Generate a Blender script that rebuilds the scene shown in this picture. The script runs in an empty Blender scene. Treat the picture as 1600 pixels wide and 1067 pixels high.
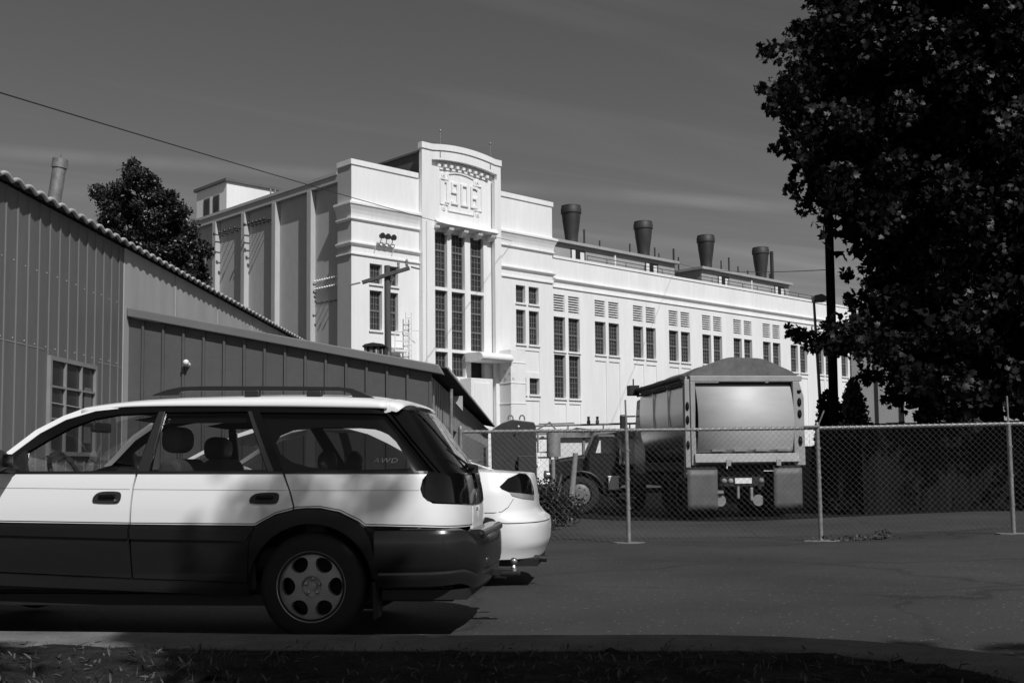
import bpy, bmesh, math, random
import numpy as np
from math import sin, cos, tan, radians, pi, atan2, sqrt
from mathutils import Vector, Matrix
random.seed(7); np.random.seed(7)
SC = bpy.context.scene
COL = SC.collection

# ------------------------------------------------------------------ camera
F = 1750.0; PX = 800.0; PY = 600.0; PITCH = radians(4.1); ROLL = .01; EYE = 1.06
cd = bpy.data.cameras.new('camera'); cam = bpy.data.objects.new('camera', cd); COL.objects.link(cam)
cd.sensor_width = 36; cd.lens = F * 36 / 1600.0; cd.shift_y = (PY - 533.5) / 1600.0
cd.clip_start = .05; cd.clip_end = 3000
_X = Vector((1, 0, 0)); _Fw = Vector((0, cos(PITCH), sin(PITCH))); _U = Vector((0, -sin(PITCH), cos(PITCH)))
_r = cos(ROLL) * _X - sin(ROLL) * _U; _u = sin(ROLL) * _X + cos(ROLL) * _U
m = Matrix((( _r.x, _u.x, -_Fw.x, 0), (_r.y, _u.y, -_Fw.y, 0), (_r.z, _u.z, -_Fw.z, EYE), (0, 0, 0, 1)))
cam.matrix_world = m
SC.camera = cam

# ------------------------------------------------------------------ sun, sky, exposure
SUN_AZ = radians(-60); SUN_EL = radians(46)
SUND = Vector((cos(SUN_EL) * cos(SUN_AZ), cos(SUN_EL) * sin(SUN_AZ), sin(SUN_EL)))   # towards the sun
sl = bpy.data.lights.new('sun', 'SUN'); sun = bpy.data.objects.new('sun', sl); COL.objects.link(sun)
sl.energy = 3.75; sl.angle = radians(.5); sl.color = (1, 1, 1)
sun.rotation_euler = (-SUND).to_track_quat('-Z', 'Y').to_euler()
SC.view_settings.view_transform = 'Standard'; SC.view_settings.look = 'None'
SC.view_settings.exposure = 0.0; SC.view_settings.gamma = 1.0
SKY_STRENGTH = .063

def ray(u, v):
    x = (u - PX) / F; y = -(v - PY) / F
    xp = x * cos(ROLL) + y * sin(ROLL); yp = -x * sin(ROLL) + y * cos(ROLL)
    return np.array([xp, cos(PITCH) - yp * sin(PITCH), sin(PITCH) + yp * cos(PITCH)])
def onplane(u, v, p0, n):
    d = ray(u, v); o = np.array([0, 0, EYE]); n = np.array(n, float)
    return o + d * (((np.array(p0, float) - o) @ n) / (d @ n))
def atY(u, v, Y): return onplane(u, v, (0, Y, 0), (0, 1, 0))
def proj(p):
    X = p[0]; dz = p[2] - EYE
    f = p[1] * cos(PITCH) + dz * sin(PITCH); U = -p[1] * sin(PITCH) + dz * cos(PITCH)
    xp = X / f; yp = U / f
    return (PX + F * (xp * cos(ROLL) - yp * sin(ROLL)), PY - F * (xp * sin(ROLL) + yp * cos(ROLL)))

w = bpy.data.worlds.new('World'); SC.world = w; w.use_nodes = True
nt = w.node_tree; nt.nodes.clear(); N = nt.nodes.new; L = nt.links.new
out = N('ShaderNodeOutputWorld'); bg = N('ShaderNodeBackground'); bg.inputs[1].default_value = SKY_STRENGTH
sky = N('ShaderNodeTexSky'); sky.sky_type = 'NISHITA'; sky.sun_disc = False
sky.sun_elevation = SUN_EL; sky.sun_rotation = pi / 2 - SUN_AZ; sky.altitude = 50; sky.air_density = 1.0; sky.dust_density = .6; sky.ozone_density = 1
sep = N('ShaderNodeSeparateColor'); L(sky.outputs[0], sep.inputs[0])
mix1 = N('ShaderNodeMath'); mix1.operation = 'MULTIPLY'; mix1.inputs[1].default_value = .86      # a red filter on black and white film
L(sep.outputs[0], mix1.inputs[0])
mg = N('ShaderNodeMath'); mg.operation = 'MULTIPLY_ADD'; mg.inputs[1].default_value = .08; L(sep.outputs[1], mg.inputs[0]); L(mix1.outputs[0], mg.inputs[2])
tc = N('ShaderNodeTexCoord')
# thin cirrus: noise on the cloud plane
sx = N('ShaderNodeSeparateXYZ'); L(tc.outputs['Generated'], sx.inputs[0])
mx = N('ShaderNodeMath'); mx.operation = 'MAXIMUM'; mx.inputs[1].default_value = .06; L(sx.outputs[2], mx.inputs[0])
dv = N('ShaderNodeVectorMath'); dv.operation = 'DIVIDE'
cb = N('ShaderNodeCombineXYZ'); [L(mx.outputs[0], cb.inputs[i]) for i in range(3)]
L(tc.outputs['Generated'], dv.inputs[0]); L(cb.outputs[0], dv.inputs[1])
mp = N('ShaderNodeMapping'); mp.vector_type = 'TEXTURE'; mp.inputs['Rotation'].default_value = (0, 0, radians(33)); mp.inputs['Scale'].default_value = (4.6, .6, 1)
L(dv.outputs[0], mp.inputs[0])
nz = N('ShaderNodeTexNoise'); nz.inputs['Scale'].default_value = 1.3; nz.inputs['Detail'].default_value = 5; nz.inputs['Distortion'].default_value = .6
L(mp.outputs[0], nz.inputs['Vector'])
cr = N('ShaderNodeMapRange'); cr.inputs[1].default_value = .5; cr.inputs[2].default_value = .85; cr.inputs[3].default_value = 0; cr.inputs[4].default_value = .42
L(nz.outputs[0], cr.inputs[0])
# one aircraft trail: a narrow band along a great circle
d1 = ray(150, 248); d2 = ray(1150, 318); nn = np.cross(d1, d2); nn /= np.linalg.norm(nn)
dt = N('ShaderNodeVectorMath'); dt.operation = 'DOT_PRODUCT'; dt.inputs[1].default_value = tuple(nn); L(tc.outputs['Generated'], dt.inputs[0])
ab = N('ShaderNodeMath'); ab.operation = 'ABSOLUTE'; L(dt.outputs['Value'], ab.inputs[0])
tr_ = N('ShaderNodeMapRange'); tr_.inputs[1].default_value = .0015; tr_.inputs[2].default_value = .0075; tr_.inputs[3].default_value = .5; tr_.inputs[4].default_value = 0
L(ab.outputs[0], tr_.inputs[0])
nz2 = N('ShaderNodeTexNoise'); nz2.inputs['Scale'].default_value = 7; nz2.inputs['Detail'].default_value = 4; L(tc.outputs['Generated'], nz2.inputs['Vector'])
n2r = N('ShaderNodeMapRange'); n2r.inputs[1].default_value = .3; n2r.inputs[2].default_value = .7; L(nz2.outputs[0], n2r.inputs[0])
tm = N('ShaderNodeMath'); tm.operation = 'MULTIPLY'; L(tr_.outputs[0], tm.inputs[0]); L(n2r.outputs[0], tm.inputs[1])
su = N('ShaderNodeMath'); su.operation = 'ADD'; L(cr.outputs[0], su.inputs[0]); L(tm.outputs[0], su.inputs[1])
ad = N('ShaderNodeMath'); ad.operation = 'ADD'; ad.inputs[1].default_value = 1; L(su.outputs[0], ad.inputs[0])
fin = N('ShaderNodeMath'); fin.operation = 'MULTIPLY'; L(mg.outputs[0], fin.inputs[0]); L(ad.outputs[0], fin.inputs[1])
L(fin.outputs[0], bg.inputs[0]); L(bg.outputs[0], out.inputs[0])

# ------------------------------------------------------------------ materials (all neutral: the photograph is black and white)
def mat(name, base, rough=.6, metal=0, spec=.5, var=0, scale=3, stretch=(1, 1, 1), bump=0, bscale=60, coat=0, var2=0, scale2=30, dark=None):
    M = bpy.data.materials.new(name); M.use_nodes = True; t = M.node_tree; b = t.nodes['Principled BSDF']
    b.inputs['Base Color'].default_value = (base, base, base, 1); b.inputs['Roughness'].default_value = rough
    b.inputs['Metallic'].default_value = metal; b.inputs['Specular IOR Level'].default_value = spec
    if coat: b.inputs['Coat Weight'].default_value = coat; b.inputs['Coat Roughness'].default_value = .05
    if var or bump or var2:
        n = t.nodes.new; l = t.links.new
        c = n('ShaderNodeTexCoord'); mp = n('ShaderNodeMapping'); mp.inputs['Scale'].default_value = stretch; l(c.outputs['Object'], mp.inputs[0])
        val = None
        for vv, ss in ((var, scale), (var2, scale2)):
            if not vv: continue
            z = n('ShaderNodeTexNoise'); z.inputs['Scale'].default_value = ss; z.inputs['Detail'].default_value = 6; z.inputs['Roughness'].default_value = .6
            l(mp.outputs[0], z.inputs['Vector'])
            r = n('ShaderNodeMapRange'); r.inputs[1].default_value = .3; r.inputs[2].default_value = .7; r.inputs[3].default_value = 1 - vv; r.inputs[4].default_value = 1 + vv
            l(z.outputs[0], r.inputs[0])
            if val is None: val = r.outputs[0]
            else:
                mm = n('ShaderNodeMath'); mm.operation = 'MULTIPLY'; l(val, mm.inputs[0]); l(r.outputs[0], mm.inputs[1]); val = mm.outputs[0]
        if dark is not None:      # stains with a shape of their own
            z = n('ShaderNodeTexNoise'); z.inputs['Scale'].default_value = dark[0]; z.inputs['Detail'].default_value = 8; z.inputs['Roughness'].default_value = .7
            l(mp.outputs[0], z.inputs['Vector'])
            r = n('ShaderNodeMapRange'); r.inputs[1].default_value = dark[1]; r.inputs[2].default_value = dark[1] + .06; r.inputs[3].default_value = 1; r.inputs[4].default_value = dark[2]
            l(z.outputs[0], r.inputs[0])
            mm = n('ShaderNodeMath'); mm.operation = 'MULTIPLY'; l(val, mm.inputs[0]); l(r.outputs[0], mm.inputs[1]); val = mm.outputs[0]
        if val is not None:
            mm = n('ShaderNodeMath'); mm.operation = 'MULTIPLY'; mm.inputs[1].default_value = base; l(val, mm.inputs[0])
            l(mm.outputs[0], b.inputs['Base Color'])
        if bump:
            z = n('ShaderNodeTexNoise'); z.inputs['Scale'].default_value = bscale; z.inputs['Detail'].default_value = 5; l(c.outputs['Object'], z.inputs['Vector'])
            bp = n('ShaderNodeBump'); bp.inputs['Strength'].default_value = bump; bp.inputs['Distance'].default_value = .02; l(z.outputs[0], bp.inputs['Height']); l(bp.outputs[0], b.inputs['Normal'])
    return M
def glass(name, tint=.75, refl=1.0):
    M = bpy.data.materials.new(name); M.use_nodes = True; t = M.node_tree; t.nodes.clear(); n = t.nodes.new; l = t.links.new
    o = n('ShaderNodeOutputMaterial'); a = n('ShaderNodeBsdfTransparent'); a.inputs[0].default_value = (tint, tint, tint, 1)
    g = n('ShaderNodeBsdfGlossy'); g.inputs['Roughness'].default_value = .02; g.inputs[0].default_value = (refl, refl, refl, 1)
    f = n('ShaderNodeLayerWeight'); f.inputs[0].default_value = .5
    p = n('ShaderNodeMath'); p.operation = 'POWER'; p.inputs[1].default_value = 5; l(f.outputs['Facing'], p.inputs[0])
    k = n('ShaderNodeMath'); k.operation = 'MULTIPLY_ADD'; k.inputs[1].default_value = .8; k.inputs[2].default_value = .045; l(p.outputs[0], k.inputs[0])
    x = n('ShaderNodeMixShader'); l(k.outputs[0], x.inputs[0]); l(a.outputs[0], x.inputs[1]); l(g.outputs[0], x.inputs[2]); l(x.outputs[0], o.inputs[0])
    return M
M = {}
def asphalt():
    M = mat('asphalt', .048, .85, spec=.25, var=.34, scale=.28, var2=.26, scale2=60, bump=.5, bscale=90, dark=(.8, .62, .75))
    t = M.node_tree; n = t.nodes.new; l = t.links.new; b = t.nodes['Principled BSDF']; src = b.inputs['Base Color'].links[0].from_socket
    c = n('ShaderNodeTexCoord'); w = n('ShaderNodeTexNoise'); w.inputs['Scale'].default_value = 1.3; w.inputs['Detail'].default_value = 6; l(c.outputs['Object'], w.inputs['Vector'])
    mx = n('ShaderNodeMix'); mx.data_type = 'VECTOR'; mx.inputs[0].default_value = .35; l(c.outputs['Object'], mx.inputs[4]); l(w.outputs['Color'], mx.inputs[5])
    v = n('ShaderNodeTexVoronoi'); v.feature = 'DISTANCE_TO_EDGE'; v.inputs['Scale'].default_value = .42; l(mx.outputs[1], v.inputs['Vector'])
    r = n('ShaderNodeMapRange'); r.inputs[1].default_value = .0; r.inputs[2].default_value = .014; r.inputs[3].default_value = .6; r.inputs[4].default_value = 1; l(v.outputs['Distance'], r.inputs[0])
    z = n('ShaderNodeTexNoise'); z.inputs['Scale'].default_value = .25; z.inputs['Detail'].default_value = 3; l(c.outputs['Object'], z.inputs['Vector'])
    zr = n('ShaderNodeMapRange'); zr.inputs[1].default_value = .36; zr.inputs[2].default_value = .52; l(z.outputs[0], zr.inputs[0])
    mm = n('ShaderNodeMix'); mm.data_type = 'FLOAT'; l(zr.outputs[0], mm.inputs[0]); mm.inputs[2].default_value = 1; l(r.outputs[0], mm.inputs[3])
    sp = n('ShaderNodeTexVoronoi'); sp.inputs['Scale'].default_value = 11; l(c.outputs['Object'], sp.inputs['Vector'])
    sr = n('ShaderNodeMapRange'); sr.inputs[1].default_value = .08; sr.inputs[2].default_value = .15; sr.inputs[3].default_value = 3.2; sr.inputs[4].default_value = 1; l(sp.outputs['Distance'], sr.inputs[0])
    a = n('ShaderNodeMath'); a.operation = 'MULTIPLY'; l(mm.outputs[0], a.inputs[0]); l(sr.outputs[0], a.inputs[1])
    q = n('ShaderNodeMath'); q.operation = 'MULTIPLY'; l(src, q.inputs[0]); l(a.outputs[0], q.inputs[1]); l(q.outputs[0], b.inputs['Base Color'])
    return M
M['asphalt'] = asphalt()
M['yard_shade'] = mat('yard_shade_paint', .010, .95, spec=.1, var=.35, scale=.8, var2=.3, scale2=30)  # near-black colour that paints shade onto the ground behind the fence
M['kerb'] = mat('kerb_concrete', .14, .9, spec=.15, var=.3, scale=3, var2=.25, scale2=60, bump=.3, bscale=90)
M['soil'] = mat('soil', .022, .95, spec=.1, var=.45, scale=5, var2=.4, scale2=40, bump=.8, bscale=30)
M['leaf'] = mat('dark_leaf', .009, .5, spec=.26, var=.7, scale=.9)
M['leaf2'] = mat('cherry_leaf', .026, .4, spec=.5, var=.6, scale=1.5)
M['litter'] = mat('dry_leaf', .07, .7, var=.6, scale=8)
M['grass'] = mat('grass_blade', .05, .7, var=.5, scale=6)
M['weedleaf'] = mat('weed_leaf', .013, .6, spec=.3, var=.6, scale=3)
M['yew'] = mat('yew_leaf', .11, .6, spec=.3, var=.5, scale=3)
M['bark'] = mat('bark', .035, .9, var=.4, scale=6, stretch=(1, 1, .2))
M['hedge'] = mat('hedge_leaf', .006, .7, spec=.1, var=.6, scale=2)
M['white_wall'] = mat('white_stucco', .79, .8, spec=.2, var=.045, scale=.5, stretch=(1, 1, .12), var2=.035, scale2=4)
M['stain_wall'] = mat('stained_stucco', .78, .8, spec=.2, var=.06, scale=1.2, dark=(1.1, .60, .42))
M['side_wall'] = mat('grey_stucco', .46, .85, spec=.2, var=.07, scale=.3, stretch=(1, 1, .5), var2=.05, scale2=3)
M['dark_roof'] = mat('dark_roofing', .10, .8, var=.15, scale=2)
M['roof'] = mat('tar_roof', .12, .9, var=.15, scale=1)
M['win_frame'] = mat('window_steel', .15, .6, var=.1, scale=3)
M['win_glass'] = mat('dusty_window_glass', .030, .25, spec=.5, var=.55, scale=1.6)
M['louver'] = mat('louver_white', .75, .6)
M['monitor'] = mat('monitor_wall', .34, .8, var=.1, scale=1)
M['stack'] = mat('stack_iron', .03, .6, var=.35, scale=2, stretch=(1, 1, .3))
M['black'] = mat('black_metal', .02, .5)
M['wire'] = mat('wire', .03, .6)
M['wood'] = mat('pole_wood', .08, .85, var=.25, scale=5, stretch=(1, 1, .1))
M['darkwood'] = mat('dark_pole_wood', .006, .9, spec=.1, var=.3, scale=5, stretch=(1, 1, .1))
M['shed'] = mat('painted_sheet_metal', .135, .55, spec=.35, var=.12, scale=1.1, stretch=(1, 1, .2), var2=.06, scale2=14, dark=(.9, .68, .8))
M['shedlight'] = mat('faded_sheet_metal', .40, .6, spec=.3, var=.12, scale=2, stretch=(1, 1, .3), dark=(2.2, .64, .45))
M['annex'] = mat('annex_sheet_metal', .092, .5, spec=.35, var=.09, scale=1.2, var2=.06, scale2=12)
M['window_bar'] = mat('window_bar', .24, .5, var=.1, scale=5)
M['fascia'] = mat('fascia_metal', .15, .5, var=.08, scale=1.5)
M['annexside'] = mat('annex_weathered_metal', .21, .6, var=.15, scale=2.2, stretch=(1, 1, .12))
M['rooflip'] = mat('galvanised_edge', .42, .5, var=.2, scale=6)
M['roofsheet'] = mat('corrugated_sheet', .03, .7, var=.2, scale=2)
M['galv'] = mat('galvanised_steel', .24, .5, metal=.3, var=.25, scale=9, var2=.2, scale2=60)
M['fencewire'] = mat('fence_wire', .11, .55, metal=.2)
M['carwhite'] = mat('white_car_paint', .80, .35, coat=.6, spec=.4)
M['cladding'] = mat('grey_car_paint', .013, .27, coat=.4, spec=.35)
M['moulding'] = mat('black_moulding', .008, .4)
M['trim'] = mat('black_trim', .005, .2, spec=.3)
M['satin'] = mat('satin_black', .02, .35)
M['rubber'] = mat('tyre_rubber', .012, .8, bump=.2, bscale=60)
M['alloy'] = mat('alloy_wheel', .34, .4, metal=.4, var=.1, scale=20)
M['chrome'] = mat('bright_metal', .55, .2, metal=.9)
M['lamp'] = mat('dark_red_lens', .004, .08, spec=.5, coat=.15)
M['lamp_clear'] = mat('clear_lens', .3, .1, coat=.8)
M['seat'] = mat('seat_fabric', .05, .8)
M['headrest'] = mat('headrest_fabric', .10, .8)
M['interior'] = mat('interior_plastic', .02, .6)
M['headliner'] = mat('headliner', .05, .9)
M['pglass'] = glass('privacy_glass', .14)
M['glass'] = glass('car_glass', .78)
M['dglass'] = glass('tinted_glass', .62)
M['alu'] = mat('brushed_aluminium', .47, .6, metal=.15, var=.08, scale=1.2, stretch=(1, 1, 3))
M['polished'] = mat('polished_aluminium', .55, .24, metal=.92, var=.1, scale=1.5, stretch=(.3, .3, 3))
M['aluframe'] = mat('painted_frame', .30, .6, metal=.1, var=.12, scale=4)
M['tarp'] = mat('grey_tarp', .12, .75, var=.3, scale=1.5, var2=.1, scale2=12)
M['flap'] = mat('mud_flap_rubber', .10, .6, var=.2, scale=3, dark=(1.3, .60, .45))
M['dark'] = mat('dark_steel', .010, .6, var=.3, scale=4)
M['oldpaint'] = mat('dark_truck_paint', .010, .4, var=.3, scale=3)
M['palewhite'] = mat('pale_panel', .75, .6, var=.05, scale=2)
M['skip'] = mat('dark_skip_steel', .032, .6, var=.25, scale=3)
M['greysteel'] = mat('grey_steel', .22, .6, var=.25, scale=4)
M['concrete'] = mat('block_concrete', .16, .9, var=.2, scale=3)
M['farwall'] = mat('far_wall', .30, .8, var=.06, scale=1)
M['farlight'] = mat('far_light_wall', .42, .8, var=.05, scale=1)
M['fenceboard'] = mat('dark_boards', .008, .9, spec=.1, var=.75, scale=1.5, stretch=(2.2, 1, .12), var2=.4, scale2=9)
M['footing'] = mat('concrete_footing', .17, .9, var=.3, scale=12)
M['numeral'] = M['white_wall']

# ------------------------------------------------------------------ mesh helpers
class MB:
    def __init__(s): s.v = []; s.f = []
    def add(s, vs, fs):
        b = len(s.v); s.v += [tuple(map(float, p)) for p in vs]; s.f += [tuple(b + i for i in f) for f in fs]; return s
    def box(s, x0, x1, y0, y1, z0, z1, T=None):
        P = [(x0, y0, z0), (x1, y0, z0), (x1, y1, z0), (x0, y1, z0), (x0, y0, z1), (x1, y0, z1), (x1, y1, z1), (x0, y1, z1)]
        if T: P = [T(*p) for p in P]
        return s.add(P, [(0, 3, 2, 1), (4, 5, 6, 7), (0, 1, 5, 4), (1, 2, 6, 5), (2, 3, 7, 6), (3, 0, 4, 7)])
    def bar(s, p, q, a, b=None):          # square bar from p to q
        p = Vector(p); q = Vector(q); d = (q - p).normalized(); b = b or a
        up = Vector((0, 0, 1)) if abs(d.z) < .95 else Vector((0, 1, 0)); e = d.cross(up).normalized() * a / 2; g = d.cross(e).normalized() * b / 2
        P = [p - e - g, p + e - g, p + e + g, p - e + g, q - e - g, q + e - g, q + e + g, q - e + g]
        return s.add(P, [(0, 3, 2, 1), (4, 5, 6, 7), (0, 1, 5, 4), (1, 2, 6, 5), (2, 3, 7, 6), (3, 0, 4, 7)])
    def tube(s, pts, r, n=8, closed=False):
        pts = [Vector(p) for p in pts]; k = len(pts); rs = r if isinstance(r, (list, tuple)) else [r] * k; base = len(s.v); prev = None
        for i, p in enumerate(pts):
            if closed: d = pts[(i + 1) % k] - pts[i - 1]
            else: d = pts[min(i + 1, k - 1)] - pts[max(i - 1, 0)]
            d.normalize()
            if prev is None: a = d.orthogonal().normalized()
            else: a = (prev - d * prev.dot(d)); a = a.normalized() if a.length > 1e-6 else d.orthogonal().normalized()
            prev = a; c = d.cross(a)
            for j in range(n): s.v.append(tuple(p + (a * cos(2 * pi * j / n) + c * sin(2 * pi * j / n)) * rs[i]))
        for i in range(k if closed else k - 1):
            i2 = (i + 1) % k
            for j in range(n): s.f.append((base + i * n + j, base + i * n + (j + 1) % n, base + i2 * n + (j + 1) % n, base + i2 * n + j))
        if not closed:
            s.f.append(tuple(base + j for j in reversed(range(n)))); s.f.append(tuple(base + (k - 1) * n + j for j in range(n)))
        return s
    def lathe(s, prof, n=24, o=(0, 0, 0), axis='z', cap=True):
        base = len(s.v); k = len(prof)
        for r, h in prof:
            for j in range(n):
                a = 2 * pi * j / n
                p = (r * cos(a), r * sin(a), h) if axis == 'z' else ((r * cos(a), h, r * sin(a)) if axis == 'y' else (h, r * cos(a), r * sin(a)))
                s.v.append((p[0] + o[0], p[1] + o[1], p[2] + o[2]))
        for i in range(k - 1):
            for j in range(n): s.f.append((base + i * n + j, base + i * n + (j + 1) % n, base + (i + 1) * n + (j + 1) % n, base + (i + 1) * n + j))
        if cap:
            s.f.append(tuple(base + j for j in reversed(range(n)))); s.f.append(tuple(base + (k - 1) * n + j for j in range(n)))
        return s
    def prism(s, outl, fn, c0, c1):       # outline (a,b) extruded from c0 to c1 through fn(a,b,c)
        n = len(outl); P = [fn(a, b, c0) for a, b in outl] + [fn(a, b, c1) for a, b in outl]
        return s.add(P, [tuple(range(n)), tuple(reversed(range(n, 2 * n)))] + [(i, i + n, (i + 1) % n + n, (i + 1) % n) for i in range(n)])
    def grid(s, fn, nu, nv):
        P = [fn(i / nu, j / nv) for i in range(nu + 1) for j in range(nv + 1)]
        return s.add(P, [(i * (nv + 1) + j, (i + 1) * (nv + 1) + j, (i + 1) * (nv + 1) + j + 1, i * (nv + 1) + j + 1) for i in range(nu) for j in range(nv)])
    def ell(s, c, r, n=16, k=10):
        return s.grid(lambda u, v: (c[0] + r[0] * cos(2 * pi * u) * sin(pi * (.001 + .998 * v)), c[1] + r[1] * sin(2 * pi * u) * sin(pi * (.001 + .998 * v)), c[2] + r[2] * cos(pi * v)), n, k)
    def build(s, name, m, parent=None, smooth=None, bevel=0, seg=2, recalc=True):
        me = bpy.data.meshes.new(name); me.from_pydata(s.v, [], s.f); me.validate()
        if recalc:
            bm = bmesh.new(); bm.from_mesh(me); bmesh.ops.remove_doubles(bm, verts=bm.verts, dist=1e-5); bmesh.ops.recalc_face_normals(bm, faces=bm.faces); bm.to_mesh(me); bm.free()
        if m: me.materials.append(m)
        o = bpy.data.objects.new(name, me); COL.objects.link(o)
        if parent: o.parent = parent
        if smooth:
            me.polygons.foreach_set('use_smooth', [True] * len(me.polygons)); me.set_sharp_from_angle(angle=radians(smooth))
        if bevel:
            b = o.modifiers.new('bevel', 'BEVEL'); b.width = bevel; b.segments = seg; b.limit_method = 'ANGLE'; b.angle_limit = radians(40)
        return o
def tag(o, label, cat, group=None, kind=None):
    if label: o['label'] = label
    if cat: o['category'] = cat
    if group: o['group'] = group
    if kind: o['kind'] = kind
    return o
def thing(name, label, cat, loc=(0, 0, 0), rz=0, group=None):
    o = bpy.data.objects.new(name, None); o.empty_display_size = .3; COL.objects.link(o); o.location = loc; o.rotation_euler = (0, 0, rz)
    return tag(o, label, cat, group)
def copy_tree(o, parent=None):
    c = o.copy(); COL.objects.link(c)
    if parent: c.parent = parent
    for ch in [x for x in o.children]: copy_tree(ch, c)
    return c
def bez(pts, n=2, closed=True):            # corner cutting
    for _ in range(n):
        q = []; k = len(pts)
        for i in range(k if closed else k - 1):
            a = pts[i]; b = pts[(i + 1) % k]
            q += [(a[0] * .75 + b[0] * .25, a[1] * .75 + b[1] * .25), (a[0] * .25 + b[0] * .75, a[1] * .25 + b[1] * .75)]
        if not closed: q = [pts[0]] + q[1:-1] + [pts[-1]]
        pts = q
    return pts
def leaf_mesh(name, pos, size, m, parent=None, nbias=None, fold=.25, lobed=False, thin=1.0):
    pos = np.asarray(pos, float); n = len(pos)
    d = np.random.normal(size=(n, 3)); d /= np.linalg.norm(d, axis=1)[:, None]
    q = np.random.normal(size=(n, 3))
    if nbias is not None: q = q * .7 + np.asarray(nbias)
    t = np.cross(d, q); t /= np.linalg.norm(t, axis=1)[:, None] + 1e-9
    nn = np.cross(t, d)
    s = size * np.random.uniform(.6, 1.25, (n, 1))
    if lobed:   # maple-like outline
        sh = [(0, 0, 0), (.30, .02, .02), (.62, .20, .12), (.42, .38, .08), (.56, .70, .12), (.25, .62, .03), (0, 1.05, 0), (-.25, .62, .03), (-.56, .70, .12), (-.42, .38, .08), (-.62, .20, .12), (-.30, .02, .02)]
        fc = [(0, 1, 2, 3, 4, 5, 6), (0, 6, 7, 8, 9, 10, 11)]
    else:
        sh = [(0, 0, 0), (.33 * thin, .3, fold * .4), (.26 * thin, .72, fold * .35), (0, 1, 0), (-.26 * thin, .72, fold * .35), (-.33 * thin, .3, fold * .4)]
        fc = [(0, 1, 2, 3), (0, 3, 4, 5)]
    k = len(sh)
    V = np.empty((n, k, 3))
    for i, (a, b, c) in enumerate(sh): V[:, i] = pos + s * (t * a + d * b + nn * c)
    V = V.reshape(-1, 3)
    me = bpy.data.meshes.new(name)
    fl = np.concatenate([np.array(f) for f in fc]); nl = len(fl)
    idx = (np.arange(n)[:, None] * k + fl[None]).ravel()
    tot = np.tile([len(f) for f in fc], n); st = np.concatenate([[0], np.cumsum(tot)[:-1]])
    me.vertices.add(len(V)); me.vertices.foreach_set('co', V.ravel()); me.loops.add(len(idx)); me.loops.foreach_set('vertex_index', idx.astype(np.int32))
    me.polygons.add(len(tot)); me.polygons.foreach_set('loop_start', st.astype(np.int32)); me.polygons.foreach_set('loop_total', tot.astype(np.int32))
    me.update(calc_edges=True); me.validate(); me.materials.append(m)
    o = bpy.data.objects.new(name, me); COL.objects.link(o)
    if parent: o.parent = parent
    return o
def blob_points(c, r, n, shell=.55):
    d = np.random.normal(size=(n, 3)); d /= np.linalg.norm(d, axis=1)[:, None]
    rad = np.random.uniform(shell, 1, (n, 1)) ** .7
    return np.asarray(c) + d * rad * np.asarray(r)

# ------------------------------------------------------------------ ground
def gz(x, y):
    z = -.0165 * (min(max(y, 7.0), 19.0) - 7.0) + .03 * min(max(0.0, x - 5.0), 5.0) * min(max(0, (y - 9) / 6), 1)
    return z
def build_ground():
    xs = sorted(set([-700, -300, -120, -60, -30] + list(np.arange(-16, 16.1, 1.0)) + [20, 30, 60, 120, 300, 700])); ys = sorted(set([-300, -100, -40, -10, 0, 4] + list(np.arange(5, 36.1, 1.0)) + [45, 60, 90, 150, 300, 700, 1500]))
    mb = MB(); P = [(x, y, gz(x, y)) for x in xs for y in ys]; n = len(ys)
    mb.add(P, [(i * n + j, (i + 1) * n + j, (i + 1) * n + j + 1, i * n + j + 1) for i in range(len(xs) - 1) for j in range(n - 1)])
    tag(mb.build('ground', M['asphalt'], smooth=60), None, None, kind='structure')
build_ground()
def build_yard_shade():  # dark sheet cut along the shadow edge, in place of a cast shadow
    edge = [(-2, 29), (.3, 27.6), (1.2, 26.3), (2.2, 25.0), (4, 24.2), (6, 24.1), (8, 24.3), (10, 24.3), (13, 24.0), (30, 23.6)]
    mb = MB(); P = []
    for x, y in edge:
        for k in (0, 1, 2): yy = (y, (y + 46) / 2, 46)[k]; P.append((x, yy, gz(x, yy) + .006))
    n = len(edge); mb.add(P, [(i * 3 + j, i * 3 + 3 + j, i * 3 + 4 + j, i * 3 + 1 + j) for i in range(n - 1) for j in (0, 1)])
    tag(mb.build('yard_shade', M['yard_shade']), None, None, kind='structure')
build_yard_shade()
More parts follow.
